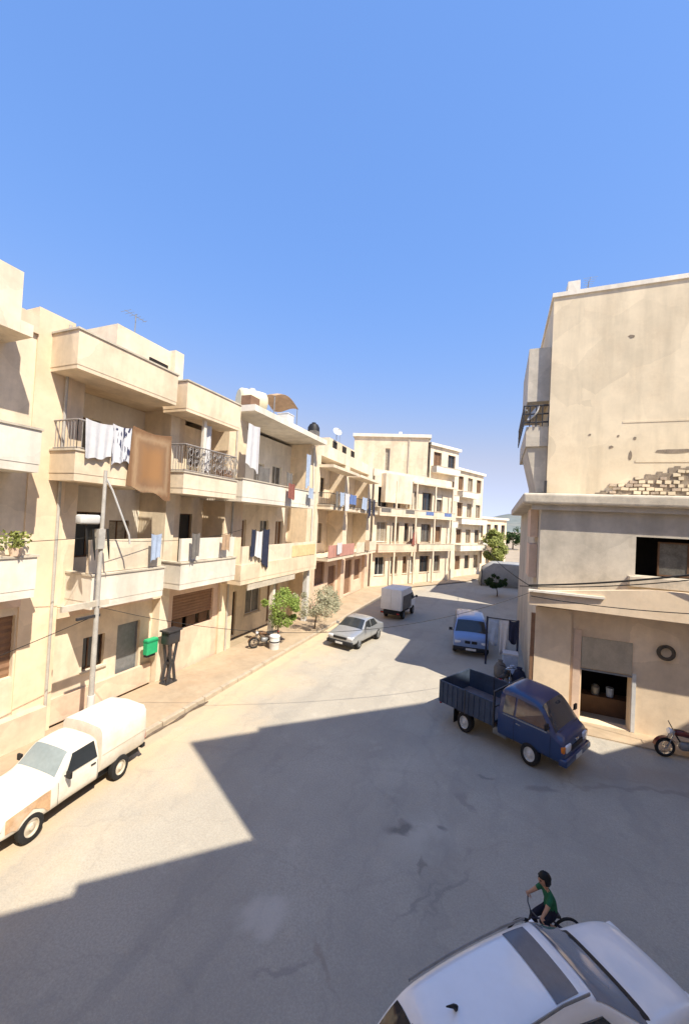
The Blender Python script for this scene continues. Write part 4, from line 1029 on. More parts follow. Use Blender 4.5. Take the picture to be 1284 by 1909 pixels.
# ---- light blue minibus
def minibus():
    r_ = empty('minibus', (-1.35, 24.6, 0), R(-90 + 6), (.86, 1.12, .99))
    tag(r_, 'pale blue minibus parked facing out of the shaded street', 'van')
    hw = .86
    st = [(2.2, .72, .88), (2.16, .95, .93), (2.0, 1.10, .97), (1.7, 1.16, 1), (1.6, 1.2, 1), (1.05, 1.78, .97), (.9, 1.86, .97), (-.5, 1.95, .97), (-1.9, 1.92, .97), (-2.15, 1.84, .96), (-2.25, 1.1, .97), (-2.28, .6, .94)]
    sh = Shell(st, .34, 1.08, hw, .17); body = sh.build('body', plight, r_); arches(body, [1.35, -1.3], .37, hw); sharpen(body.data, 35)
    sh.cross(1.6, 1.0, .09, glassd, 'windscreen', r_)
    for sd in (1, -1):
        sh.panel([(1.35, 1.15), (1.0, 1.66), (.35, 1.74), (.35, 1.15)], glassd, 'side_window', r_, sd); sh.panel([(.25, 1.15), (.25, 1.74), (-.8, 1.78), (-.8, 1.15)], glassd, 'side_window', r_, sd); sh.panel([(-.9, 1.15), (-.9, 1.78), (-1.95, 1.74), (-1.95, 1.15)], glassd, 'side_window', r_, sd)
        part('headlight', lampg, r_, (2.05, 2.19, sd * .62 - .15, sd * .62 + .15, .68, .84), bev=.03); mirror(r_, 1.45, sd * .86, 1.25)
        part('grille_opening', blackpl, r_, (2.1, 2.215, sd * .16 - .13, sd * .16 + .13, .70, .86), bev=.03)
    part('front_bumper', blackpl, r_, (2.1, 2.3, -.83, .83, .30, .52), bev=.04); part('number_plate', metalw, r_, (2.3, 2.31, -.24, .24, .36, .48))
    seams(sh, r_, (1.5, .3, -.85), .4, 1.06)
    for x in (1.35, -1.3):
        for sd in (1, -1): wheel(r_, x, sd * .75, .32, .19, metalg, 5, .62)
minibus()

# ---- white box truck
def boxtruck():
    r_ = empty('box_truck', (-6.95, 30.0, 0), R(90 - 6), (.85, .95, 1.05))
    tag(r_, 'small white box truck parked behind the silver saloon, dark grey along its side', 'truck')
    part('cargo_box', boxw, r_, (-2.3, .5, -.85, .85, .7, 2.15), bev=.03)
    part('side_dark_panel', tarpg, r_, (-1.9, .4, -.875, -.853, .72, 1.7)); part('rear_door_seam', slabc, r_, (-2.312, -2.302, -.01, .01, .74, 2.1))  # dark grey sheet over most of the box's right side
    part('chassis', blackpl, r_, (-2.3, 1.2, -.6, .6, .42, .66)); part('rear_bumper', blackpl, r_, (-2.4, -2.28, -.8, .8, .42, .56))
    for sd in (1, -1): part('tail_light', redg, r_, (-2.41, -2.4, sd * .65 - .1, sd * .65 + .1, .46, .54))
    st = [(2.1, .8, .9), (2.05, 1.0, .95), (1.85, 1.15, 1), (1.45, 1.75, .97), (1.3, 1.86, .97), (.65, 1.88, .97), (.6, 1.2, .98)]
    sh = Shell(st, .45, 1.1, .8, .18); body = sh.build('cab', pw, r_); arches(body, [1.3], .38, .8); sharpen(body.data, 35)
    sh.cross(1.82, 1.4, .09, glassd, 'windscreen', r_)
    for sd in (1, -1): sh.panel([(1.62, 1.16), (1.36, 1.62), (.8, 1.72), (.8, 1.16)], glassd, 'side_window', r_, sd); mirror(r_, 1.6, sd * .84, 1.3)
    for x in (1.3, -1.3):
        for sd in (1, -1): wheel(r_, x, sd * .7, .33, .22, metalg, 0, .6)
boxtruck()

# ------------------------------------------------------------------ two-wheelers
def motorcycle(loc, rz, paint, label, group=None, sc=1.0):
    r_ = empty('motorcycle', loc, R(rz), (sc, sc, sc)); tag(r_, label, 'motorcycle', group)
    for x in (.62, -.62):
        b = MB(); prof = [(.26 + .055 * math.cos(k * math.pi / 5), .05 * math.sin(k * math.pi / 5)) for k in range(11)]; b.lathe(prof, axis='y', n=24)
        t = b.obj('wheel', rubber, r_, True, 80); t.location = (x, 0, .315)
        b = MB(); b.lathe([(.225, -.03), (.225, .03), (.205, .03), (.205, -.03), (.225, -.03)], axis='y', n=24)
        for k in range(8):
            a = k * math.pi / 4; b.tube([(0, 0, 0), (.21 * math.cos(a), 0, .21 * math.sin(a))], .008, 4, False)
        b.tube([(0, -.05, 0), (0, .05, 0)], .035, 8); b.obj('rim', chrome, t)
        b = MB(); V = []; n = 10
        for k in range(n + 1):
            a = R(20 + 140 * k / n) + (R(-10) if x > 0 else R(25))
            for y in (-.07, .07): V.append((x + .345 * math.cos(a), y, .315 + .345 * math.sin(a)))
        b.add(V, [(2 * k, 2 * k + 1, 2 * k + 3, 2 * k + 2) for k in range(n)]); b.obj('mudguard', paint, r_, True)
    b = MB()
    for y in (-.09, .09): b.tube([(.62, y, .315), (.40, y, .88)], .022, 6)
    b.tube([(.40, -.1, .88), (.40, .1, .88)], .02, 6); b.obj('fork', chrome, r_)
    b = MB(); b.tube([(.30, -.36, 1.02), (.36, -.2, 1.0), (.40, 0, .92), (.36, .2, 1.0), (.30, .36, 1.02)], .015, 6); b.obj('handlebar', blackpl, r_)
    b = MB(); b.tube([(.38, 0, .86), (.1, 0, .42), (-.25, 0, .40), (-.5, 0, .62), (.3, 0, .76)], .025, 6); b.tube([(-.25, .1, .40), (-.62, .1, .315)], .02, 6); b.tube([(-.25, -.1, .40), (-.62, -.1, .315)], .02, 6); b.obj('frame', blackpl, r_)
    def blob(name, mt_, secs):
        b = MB(); V = []; n = 10
        for (x, z, ry, rz_) in secs: V += [(x, ry * math.cos(k * 2 * math.pi / n), z + rz_ * math.sin(k * 2 * math.pi / n)) for k in range(n)]
        Fs = [(i * n + k, i * n + (k + 1) % n, (i + 1) * n + (k + 1) % n, (i + 1) * n + k) for i in range(len(secs) - 1) for k in range(n)] + [tuple(range(n)), tuple(range((len(secs) - 1) * n, len(secs) * n))]
        b.add(V, Fs); return b.obj(name, mt_, r_, True, 60)
    blob('fuel_tank', paint, [(.34, .82, .05, .05), (.28, .82, .12, .1), (.1, .82, .14, .11), (-.08, .78, .1, .07), (-.12, .77, .05, .03)])
    blob('seat', blackpl, [(-.05, .80, .06, .03), (-.12, .79, .12, .05), (-.45, .79, .13, .05), (-.72, .83, .11, .04), (-.78, .84, .05, .02)])
    blob('engine', metalg, [(.2, .42, .05, .08), (.15, .42, .12, .15), (-.15, .40, .13, .14), (-.22, .40, .06, .08)])
    b = MB(); b.tube([(.15, -.13, .34), (.0, -.17, .28), (-.8, -.19, .36)], [.025, .03, .045], 8); b.obj('exhaust', chrome, r_, True)
    b = MB(); b.lathe([(0, .0), (.085, .0), (.1, .05), (.06, .12), (0, .13)], (0, 0, 0), axis='x', n=14); hl = b.obj('headlight', lampg, r_, True); hl.location = (.5, 0, .86); hl.rotation_euler = (0, 0, math.pi); hl.location.x = .54
    part('tail_light', redg, r_, (-.84, -.79, -.05, .05, .76, .82)); part('stand', metald, r_, (-.1, -.07, .1, .13, .0, .36))
    return r_
motorcycle((5.95, 16.1, 0.0), 195, redpaint, 'dark red motorcycle parked against the workshop wall, cut by the picture edge')
motorcycle((-11.45, 18.0, .14), 235, brownpane, 'dull brown motorcycle parked on the pavement beside the lime-green tree', sc=.95)
motorcycle((0.55, 18.7, 0.0), 75, blackpl, 'black motorcycle parked beside the corner building, before the hanging goods')

# ---- child on bicycle
def bicycle():
    r_ = empty('bicycle', (1.02, 7.72, 0), R(205)); tag(r_, 'small dark bicycle ridden by a child behind the white car', 'bicycle')
    wr = .27
    for x in (.40, -.40):
        b = MB(); b.lathe([(wr - .022 + .022 * math.cos(k * math.pi / 4), .022 * math.sin(k * math.pi / 4)) for k in range(9)], axis='y', n=28)
        t = b.obj('wheel', rubber, r_, True, 80); t.location = (x, 0, wr)
        b = MB()
        for k in range(12): a = k * math.pi / 6; b.tube([(0, .02 * (-1) ** k, 0), ((wr - .04) * math.cos(a), 0, (wr - .04) * math.sin(a))], .003, 4, False)
        b.tube([(0, -.05, 0), (0, .05, 0)], .02, 8); b.obj('spokes', metalg, t)
    b = MB(); B_ = (-.04, 0, .26); S = (-.12, 0, .50); Hd = (.27, 0, .55)
    for q in ((B_, S), (B_, (.285, 0, .47)), (S, Hd), (S, (-.40, .04, wr)), (S, (-.40, -.04, wr)), (B_, (-.40, .04, wr)), (B_, (-.40, -.04, wr))): b.tube(q, .014, 6)
    b.obj('frame', clothd, r_)
    b = MB(); b.tube([(.26, 0, .60), (.29, 0, .48)], .018, 6)
    for y in (-.04, .04): b.tube([(.29, y, .48), (.40, y, wr)], .011, 6)
    b.tube([(.29, -.04, .48), (.29, .04, .48)], .012, 6); b.obj('fork', metald, r_)
    b = MB(); b.tube([(.26, 0, .60), (.27, 0, .68)], .012, 6); b.tube([(.18, -.25, .72), (.25, -.12, .70), (.27, 0, .68), (.25, .12, .70), (.18, .25, .72)], .011, 6); b.obj('handlebar', metald, r_)
    b = MB(); b.tube([(-.12, 0, .50), (-.14, 0, .58)], .012, 6); b.obj('seat_post', metalg, r_)
    b = MB(); V = []
    for (x, w_) in ((-.24, .07), (-.14, .06), (-.04, .022)): V += [(x, -w_, .585), (x, w_, .585), (x, w_ * .8, .615), (x, -w_ * .8, .615)]
    b.add(V, [(0, 1, 2, 3), (0, 4, 5, 1), (1, 5, 6, 2), (2, 6, 7, 3), (3, 7, 4, 0), (4, 8, 9, 5), (5, 9, 10, 6), (6, 10, 11, 7), (7, 11, 8, 4), (8, 11, 10, 9)]); b.obj('saddle', blackpl, r_)
    b = MB(); b.lathe([(.0, -.03), (.07, -.03), (.07, -.022), (0, -.022)], (-.04, 0, .26), axis='y', n=18); b.tube([(-.04, -.06, .26), (.06, -.07, .16)], .01, 5); b.tube([(-.04, .06, .26), (-.14, .07, .36)], .01, 5)
    b.cbox(.06, -.11, .16, .08, .08, .02); b.cbox(-.14, .11, .36, .08, .08, .02); b.obj('cranks', metalg, r_)
    return r_
bike = bicycle()
def child():
    r_ = empty('person', (1.02, 7.72, 0), R(205)); tag(r_, 'child in a green shirt and dark trousers riding the small bicycle', 'person')
    J = {}; E_ = []
    def j(n, p, r, par=None, m_=0):
        J[n] = (p, r, m_)
        if par: E_.append((par, n))
    j('pel', (-.13, 0, .66), .095, None, 2); j('sp', (-.10, 0, .80), .088, 'pel', 1); j('ch', (-.04, 0, .95), .098, 'sp', 1); j('nk', (.0, 0, 1.05), .045, 'ch', 1); j('nk2', (.015, 0, 1.09), .038, 'nk', 0)
    for s, n in ((1, 'l'), (-1, 'r')):
        j(n + 'sh', (-.01, s * .125, 1.00), .05, 'ch', 1); j(n + 'el0', (.06, s * .165, .90), .042, n + 'sh', 1); j(n + 'el', (.10, s * .185, .85), .034, n + 'el0', 0); j(n + 'wr', (.185, s * .215, .765), .024, n + 'el', 0); j(n + 'hd', (.195, s * .225, .745), .026, n + 'wr', 0)
        kz = (.50, .56)[s > 0]; kx = (.17, .14)[s > 0]; fz = (.20, .40)[s > 0]; fx = (.045, -.15)[s > 0]
        j(n + 'hip', (-.09, s * .075, .64), .078, 'pel', 2); j(n + 'th', ((kx - .09) / 2, s * .09, (kz + .64) / 2 + .01), .068, n + 'hip', 2); j(n + 'kn', (kx, s * .10, kz), .052, n + 'th', 2); j(n + 'ca', ((kx + fx) / 2, s * .105, (kz + fz) / 2 + .02), .046, n + 'kn', 2)
        j(n + 'an', (fx - .01, s * .105, fz + .045), .032, n + 'ca', 0); j(n + 'ft', (fx + .09, s * .11, fz + .025), .026, n + 'an', 3)
    names = list(J); idx = {n: i for i, n in enumerate(names)}
    me = bpy.data.meshes.new('body'); me.from_pydata([J[n][0] for n in names], [(idx[a], idx[c]) for a, c in E_], []); me.update()
    o = bpy.data.objects.new('body', me); C.objects.link(o)
    sk = o.modifiers.new('skin', 'SKIN'); sk.use_smooth_shade = True
    for n in names: v = me.skin_vertices[0].data[idx[n]]; v.radius = (J[n][1], J[n][1]); v.use_root = n == 'pel'
    ss = o.modifiers.new('sub', 'SUBSURF'); ss.levels = ss.render_levels = 2
    evaluated(o); me = o.data; me.materials.clear()
    for q in (skinm, shirtm, pantsm, blackpl): me.materials.append(q)
    segs = [(Vector(J[a][0]), Vector(J[c][0]), J[c][2]) for a, c in E_]
    for p in me.polygons:
        best = min(segs, key=lambda s_: (p.center - (s_[0] + (s_[1] - s_[0]) * max(0, min(1, (p.center - s_[0]).dot(s_[1] - s_[0]) / (s_[1] - s_[0]).length_squared)))).length)
        p.material_index = best[2]; p.use_smooth = True
    o.parent = r_
    # fingers round the grips
    for s in (1, -1):
        for k in range(4):
            b = MB(); y0 = s * (.205 + k * .016); b.tube([(.165 - 0, y0, .752), (.19, y0, .757 - k * .001), (.208, y0, .735), (.196, y0, .706), (.176, y0, .700)], [.009, .0095, .009, .008, .007], 6); b.obj('finger', skinm, r_, True)
        b = MB(); b.tube([(.18, s * .19, .75), (.165, s * .175, .73), (.17, s * .168, .71)], [.01, .009, .007], 6); b.obj('thumb', skinm, r_, True)
    # head
    b = MB(); V = []; Fs = []; nu, nv = 20, 14; hc = Vector((.045, 0, 1.185))
    for jv in range(nv + 1):
        ph = math.pi * jv / nv
        for i in range(nu):
            th = 2 * math.pi * i / nu; x, y, z = math.sin(ph) * math.cos(th), math.sin(ph) * math.sin(th), math.cos(ph)
            rx = .092; ry = .074; rz_ = .11
            if z < 0: ry *= 1 + .28 * z; rx *= 1 + .12 * z
            p = Vector((rx * x, ry * y, rz_ * z))
            if x > .6: p.x -= .006
            if x > .93 and -.3 < z < .15: p.x += .018
            V.append(hc + p)
    for jv in range(nv):
        for i in range(nu): Fs.append((jv * nu + i, jv * nu + (i + 1) % nu, (jv + 1) * nu + (i + 1) % nu, (jv + 1) * nu + i))
    b.add(V, Fs); hd = b.obj('head', skinm, r_, True, 180)
    for s in (1, -1):
        b = MB(); b.lathe([(0, -.01), (.014, -.006), (.014, .004), (0, .008)], (.045 + .083, s * .03, 1.19), axis='x', n=10); b.obj('eye', blackpl, hd, True)
        b = MB(); b.lathe([(0, -.012), (.022, -.008), (.024, .004), (0, .01)], (.035, s * .075, 1.175), axis='y', n=10); b.obj('ear', skinm, hd, True)
    part('mouth', redpaint, hd, (.118, .126, -.02, .02, 1.125, 1.132))
    b = MB(); V = []; Fs = []; rng = random.Random(2)
    for jv in range(9):
        ph = math.pi * .62 * jv / 8
        for i in range(24):
            th = 2 * math.pi * i / 24; x, y, z = math.sin(ph) * math.cos(th), math.sin(ph) * math.sin(th), math.cos(ph)
            k = 1.07 + rng.uniform(-.05, .10); px, pz = .1 * x * k, .118 * z * k
            if x > .3: pz = max(pz, .05)
            V.append(hc + Vector((px - .008, .086 * y * k, pz)))
    for jv in range(8):
        for i in range(24): Fs.append((jv * 24 + i, jv * 24 + (i + 1) % 24, (jv + 1) * 24 + (i + 1) % 24, (jv + 1) * 24 + i))
    b.add(V, Fs); b.obj('hair', hairm, hd, True, 180)
child()

# ------------------------------------------------------------------ plants
def tree(name, label, loc, h, rx, rz, cz, lm, nleaf=2600, leaf=.09, trunk_r=.06, seed=1, clumps=26, group=None):
    rng = random.Random(seed); r_ = empty(name, loc); tag(r_, label, 'tree', group)
    b = MB(); top = Vector((0, 0, cz)); pts = [Vector((rng.uniform(-.05, .05) * k, rng.uniform(-.05, .05) * k, cz * k / 4)) for k in range(5)]; pts[0] = Vector((0, 0, -.1))
    b.tube(pts, [trunk_r * (1 - .13 * k) for k in range(5)], 8)
    cl = []
    for k in range(clumps):
        while True:
            p = Vector((rng.uniform(-1, 1), rng.uniform(-1, 1), rng.uniform(-1, 1)))
            if p.length < 1: break
        p = p.normalized() * p.length ** .5
        c = Vector((p.x * rx * .8, p.y * rx * .8, cz + p.z * rz * .8)); cl.append((c, rng.uniform(.16, .48) * min(rx, rz)))
    for c, r in cl[::2]: b.tube([pts[3], (pts[4] + c) / 2 + Vector((0, 0, -.05)), c], [trunk_r * .4, trunk_r * .22, .008], 5, False)
    b.obj('trunk', bark, r_, True)
    b = MB()
    for k in range(nleaf):
        c, r = rng.choice(cl); q = Vector((rng.gauss(0, 1), rng.gauss(0, 1), rng.gauss(0, 1))).normalized() * r * rng.random() ** .4
        p = c + q; a = Vector((rng.gauss(0, 1), rng.gauss(0, 1), rng.gauss(0, .6))).normalized(); t = a.orthogonal().normalized(); s = leaf * rng.uniform(.6, 1.3)
        b.add([p - a * s, p + t * s * .42, p + a * s, p - t * s * .42 + a * .1 * s], [(0, 1, 2, 3)])
    o = b.obj('crown', lm, r_)
    return r_
tree('street_tree', 'small lime-green leafy tree growing on the pavement by the wide house', (-11.15, 18.9, .14), 2.6, 1.35, 1.1, 1.95, leaf_lime, 3000, .075, .05, 3, 17)
tree('street_tree', 'pale olive-grey bushy tree behind the silver saloon', (-10.7, 22.6, .14), 2.8, 1.75, 1.4, 1.75, leaf_olive, 3000, .07, .05, 5, 18)
tree('street_tree', 'sparse pale olive shrub next to the bushy olive-grey tree', (-11.2, 25.6, .14), 2.4, 1.0, 1.0, 1.4, leaf_olive, 1600, .08, .04, 9)
tree('tree', 'tall yellow-green tree at the far end of the row', (-.3, 62, 0), 9, 1.75, 3.0, 4.3, leaf_yellow, 5200, .22, .16, 11, 34)
tree('street_tree', 'low dark green round-headed tree before the pale tarpaulin', (.15, 44.0, 0), 2.2, 1.55, .75, 1.55, leaf_dark, 3000, .11, .06, 13)
for k, (x, y, s) in enumerate(((5, 150, 5), (16, 170, 6), (-6, 190, 5.5), (26, 160, 5))):
    tree('tree', ('dark round distant tree just right of the tarpaulin shelter', 'largest of the distant dark trees below the hills', 'distant dark tree behind the yellow-green tree', 'small distant tree beside the corner building edge')[k], (x, y, 0), 8, s, s * .8, s * .9, leaf_dark, 1500, .5, .25, 20 + k, 20, 'distant trees below the hills')
# plant in a box on the first balcony
def potted(label, loc, s, lm, seed):
    r_ = empty('potted_plant', loc); tag(r_, label, 'plant'); rng = random.Random(seed)
    b = MB(); b.lathe([(0, 0), (.11 * s, 0), (.15 * s, .22 * s), (.13 * s, .22 * s), (.12 * s, .19 * s), (0, .19 * s)], n=14); b.obj('pot', rosy, r_, True)
    b = MB()
    for k in range(160):
        a = rng.uniform(0, 6.28); t = rng.random(); p = Vector((math.cos(a) * .33 * s * t, math.sin(a) * .33 * s * t, .22 * s + rng.random() * .42 * s)); d_ = Vector((rng.gauss(0, 1), rng.gauss(0, 1), rng.gauss(0, 1))).normalized(); e_ = d_.orthogonal(); q = .06 * s
        b.add([p - d_ * q, p + e_ * q * .45, p + d_ * q, p - e_ * q * .45], [(0, 1, 2, 3)])
    b.obj('leaves', lm, r_)
potted('yellow-green pot plant standing on the first balcony ledge', (-11.72, 5.75, 5.81), .75, leaf_yellow, 4)
potted('larger yellow-green pot plant next to the small one on the balcony ledge', (-11.72, 6.25, 5.81), 1.0, leaf_yellow, 6)

# drain pipes, tanks and odds and ends on the left row
def pipe(pts, label, rad=.045, mt_=None):
    b = MB(); b.tube(pts, rad, 8); tag(b.obj('drain_pipe', mt_ or polem, smooth=True), label, 'pipe')
pipe([(-12.78, 7.9, .14), (-12.78, 7.9, 12.9)], 'grey drain pipe running up the broad tan corner pier')
pipe([(-12.84, 16.5, .14), (-12.84, 16.5, 11.8)], 'grey drain pipe on the pier between the ornate railing and the wide house')
pipe([(-12.82, 25.7, .14), (-12.82, 25.7, 8.2), (-12.82, 25.4, 12.4)], 'pale drain pipe on the pier beside the yellow balcony band', .05, metalw)
for (a, c, zt, zb, X_, mt_, lb) in ((12.3, 12.75, 6.35, 5.3, -11.52, tarpg, 'grey towel over the parapet below the ornate railing'), (14.2, 14.7, 6.3, 5.5, -11.52, clotho, 'small orange-brown cloth over the parapet below the ornate railing'),
        (10.3, 10.75, 6.35, 5.4, -11.5, clothl, 'pale blue towel over the first-floor parapet behind the pole'), (19.6, 20.3, 9.2, 8.3, -11.4, clothr, 'dark red blanket over the white balcony wall of the wide house'), (22.2, 22.8, 9.2, 8.45, -11.4, clothl, 'pale blue cloth over the white balcony wall of the wide house'),
        (28.0, 29.0, 5.4, 4.5, -11.68, clothw, 'white cloth over the red balcony panel'), (35.0, 36.2, 5.4, 4.4, -11.68, clotho, 'orange-brown cloth over the pale panel of the farther bay')):
    cloth('draped_cloth', a, c, zt, zb, X_, mt_, lb, 'laundry', 'cloths draped over parapets', waves=2, amp=.03)
def crate(loc, sx, sy, sz, mt_, label):
    b = MB(); b.box(-sx, sx, -sy, -sy + .03, 0, sz); b.box(-sx, sx, sy - .03, sy, 0, sz); b.box(-sx, -sx + .03, -sy + .03, sy - .03, 0, sz); b.box(sx - .03, sx, -sy + .03, sy - .03, 0, sz); b.box(-sx + .03, sx - .03, -sy + .03, sy - .03, 0, .03)
    o = b.obj('crate', mt_); o.location = loc; tag(o, label, 'crate')
crate((-12.2, 14.9, 8.15), .25, .3, 1.1, shutterb, 'brown crate standing behind the ornate railing')
crate((-12.5, 17.0, 12.96), .3, .4, .5, shutterb, 'brown crate on the roof edge of the wide house')
crate((-12.4, 24.5, 12.96), .25, .3, .45, tarpg, 'grey crate on the roof beside the black water tank')

def aerial(loc, h_, label):
    r_ = empty('roof_aerial', loc); tag(r_, label, 'aerial')
    b = MB(); b.tube([(0, 0, 0), (0, .02, h_)], .02, 6); b.obj('mast', metalg, r_)
    b = MB(); b.tube([(0, -.5, h_ - .1), (0, .5, h_ - .1)], .012, 5); b.obj('boom', metalg, r_)
    for k in range(6): b = MB(); b.tube([(-.3 + k * .03, -.45 + k * .18, h_ - .1), (.3 - k * .03, -.45 + k * .18, h_ - .1)], .007, 4); b.obj('rod', metalg, r_)
aerial((-14.5, 11.5, 13.9), 1.5, 'thin roof aerial standing on the stair room')
aerial((-15.5, 23.5, 14.4), 1.4, 'thin roof aerial on the roof room of the wide house')
aerial((-14.5, 34.0, 14.1), 1.6, 'thin roof aerial on the two-bay house')
aerial((3.6, 21.5, 18.4), 1.1, 'thin roof aerial on the big corner building')

# ------------------------------------------------------------------ street things
def utility_pole():
    r_ = empty('utility_pole', (-11.25, 8.25, .14)); tag(r_, 'grey metal utility pole with lamp arm, boxes and cables before the cream houses', 'utility pole')
    b = MB(); b.tube([(0, 0, -.2), (0, 0, 2.6), (0, 0, 8.2)], [.085, .075, .05], 12); b.obj('pole', polem, r_, True)
    b = MB(); b.tube([(0, 0, -.1), (0, 0, 1.35)], .10, 14); b.obj('painted_base', metalw, r_, True)
    b = MB(); b.tube([(0, 0, 8.0), (.02, .25, 7.6), (.05, .9, 6.2), (.02, .98, 5.9)], .03, 6); b.obj('stay_arm', metalw, r_)
    part('meter_box', polem, r_, (-.1, .1, -.16, .05, 5.8, 6.4)); part('lamp_housing', metalw, r_, (-.14, .14, -.75, -.15, 6.55, 6.82), bev=.05)
    part('bracket', slabc, r_, (-.05, .05, -1.05, .35, 4.05, 4.22)); part('bracket', metald, r_, (-.04, .04, -.6, .1, 3.72, 3.8))
    for y, z in ((-.5, 6.5), (-.28, 6.4), (.18, 6.4)):
        b = MB(); b.tube([(0, y, z), (.02, y + .05, z - .5), (0, y + .12, z - .95)], [.03, .035, .01], 6); b.obj('cable_loop', cablem, r_)
utility_pole()
def cable(a, c, sag, rad, label, group='overhead cables'):
    a, c = Vector(a), Vector(c); b = MB(); b.tube([a.lerp(c, k / 24) - Vector((0, 0, sag * 4 * (k / 24) * (1 - k / 24))) for k in range(25)], rad, 6)
    tag(b.obj('cable', cablem), label, 'cable', group)
cable((-11.25, 8.2, 4.2), (1.3, 16.15, 4.9), 1.15, .009, 'thin cable sagging from the utility pole across to the workshop canopy')
cable((-11.25, 8.2, 6.3), (-12.9, -4, 6.6), .3, .009, 'thin cable from the utility pole along the first cream house')
cable((-11.25, 8.2, 6.2), (-12.85, 17.4, 6.4), .25, .009, 'thin cable from the utility pole to the wide house')
cable((-11.25, 8.2, 3.9), (-12.0, -5, 2.2), .4, .010, 'low slack cable from the utility pole past the shop opening')
cable((1.2, 17.05, 5.0), (9.5, 15.2, 7.2), .25, .035, 'thick dark cable rising across the grey wall above the canopy')
cable((.9, 17.3, 4.9), (9.5, 15.6, 7.0), .35, .02, 'thinner cable below the thick one above the canopy')
cable((1.25, 16.3, 4.7), (12, 14.0, 6.2), .5, .016, 'thin slack cable drooping before the canopy of the workshop')
cable((-1.5, 52, 5.0), (1.3, 17.0, 4.95), .4, .02, 'cable along the shaded side of the street to the corner building')

# green box and black stand by the left wall
b = MB(); b.box(-.12, .12, -.26, .26, 0, .62); o = b.obj('utility_box', greenp); md = o.modifiers.new('b', 'BEVEL'); md.width = .03; md.segments = 2; evaluated(o)
o.location = (-12.78, 11.75, 1.42); tag(o, 'bright green metal box fixed on the wall beside the black stand', 'box')
part('lid', mat('plastic_green_dark', (.02, .24, .11), rough=.5), o, (-.121, .135, -.27, .27, .50, .55)); part('bracket', metald, o, (-.13, .05, -.2, .2, -.1, -.003))
def stand():
    r_ = empty('metal_stand', (-12.35, 12.35, .14)); tag(r_, 'black metal stand with a box top on crossed legs', 'stand')
    part('box_top', metald, r_, (-.22, .22, -.3, .3, 1.62, 2.12), bev=.03)
    part('rim', metald, r_, (-.26, .26, -.36, .36, 2.123, 2.18))
    for y in (-.2, .2):
        for x in (-.14, .14):
            b = MB(); b.tube([(x, y, 0), (x, y * .3, .82), (x, y, 1.62)], .06, 6); b.obj('leg', metald, r_)
    part('crossbar', metald, r_, (-.16, .16, -.1, .1, .78, .86)); part('foot_plate', metald, r_, (-.2, .2, -.28, .28, .0, .06))
stand()
b = MB(); b.lathe([(0, 0), (.26, 0), (.27, .3), (.28, .32), (.27, .34), (.27, .62), (0, .63)], n=24); o = b.obj('drum', metalw, smooth=True); o.location = (-10.85, 18.05, .14)
tag(o, 'white metal drum standing at the kerb by the brown motorcycle', 'drum')
b = MB(); b.lathe([(.275, .63), (.285, .64), (.285, .68), (.25, .72), (0, .73)], n=24); b.obj('lid', clothw, o, True); b = MB(); b.lathe([(.272, .36), (.286, .37), (.286, .42), (.272, .43)], n=24); b.obj('band', metald, o, True)
# uneven dark brown strip along the gutter
b = MB(); V = []
for k in range(12):
    y = 8.5 + k * .32; w_ = .05 + .03 * math.sin(k * 2.1); x = -10.02 + .03 * math.sin(k * 1.3); V += [(x - w_, y, .02), (x + w_, y, .02), (x + w_, y, .028), (x - w_, y, .028)]
b.add(V, [q for k in range(11) for q in ((4 * k, 4 * k + 1, 4 * k + 5, 4 * k + 4), (4 * k + 1, 4 * k + 2, 4 * k + 6, 4 * k + 5), (4 * k + 2, 4 * k + 3, 4 * k + 7, 4 * k + 6), (4 * k + 3, 4 * k, 4 * k + 4, 4 * k + 7))] + [(3, 2, 1, 0), (44, 45, 46, 47)])
tag(b.obj('gutter_strip', mat('gutter_dark', (.13, .10, .075), var=.3, scale=6)), 'narrow dark strip in the gutter along the left kerb behind the pickup', 'gutter')

# awning frame with goods in the shade beside the corner building
def awning_frame():
    r_ = empty('goods_frame', (.2, 22.0, 0)); tag(r_, 'dark metal frame hung with sheets beside the corner building', 'frame')
    for x in (-.55, .95): b = MB(); b.tube([(x, 0, 0), (x, 0, 2.5)], .05, 8); b.obj('post', clothd, r_)
    b = MB(); b.tube([(-.6, 0, 2.45), (1.0, 0, 2.45)], .03, 6); b.obj('crossbar', metald, r_)
    for x, wd, mt_, ln in ((-.22, .52, clothl, 1.3), (.3, .4, clothw, 1.75), (.72, .42, clothd, 1.1)):
        b = MB(); V = []; n = 10
        for j_ in range(9):
            v = j_ / 8
            for i in range(n + 1):
                u = i / n; V.append((x - wd / 2 + wd * u * (1 - .12 * v), .06 * v * math.sin(i * .9 + x * 9 + j_ * .25), 2.44 - v * ln * (1 + .08 * math.sin(u * 4 + x * 7)) - .05 * math.sin(u * 3.14)))
        b.add(V, [(j_ * (n + 1) + i, j_ * (n + 1) + i + 1, (j_ + 1) * (n + 1) + i + 1, (j_ + 1) * (n + 1) + i) for j_ in range(8) for i in range(n)])
        o = b.obj('sheet', mt_, r_, True); md = o.modifiers.new('s', 'SOLIDIFY'); md.thickness = .012
awning_frame()
def sack(loc, s, mt_, label):
    b = MB(); rng = random.Random(int(loc[1] * 100)); prof = [(0, 0), (.2 * s, .0), (.25 * s, .12 * s), (.26 * s, .4 * s), (.19 * s, .6 * s), (.07 * s, .68 * s), (.1 * s, .76 * s), (0, .77 * s)]
    b.lathe(prof, n=14); b.v = [(x + rng.uniform(-.02, .02), y + rng.uniform(-.02, .02), max(0, z + rng.uniform(-.015, .015))) for x, y, z in b.v]
    o = b.obj('sack', mt_, smooth=True, ang=80); o.location = loc; tag(o, label, 'sack')
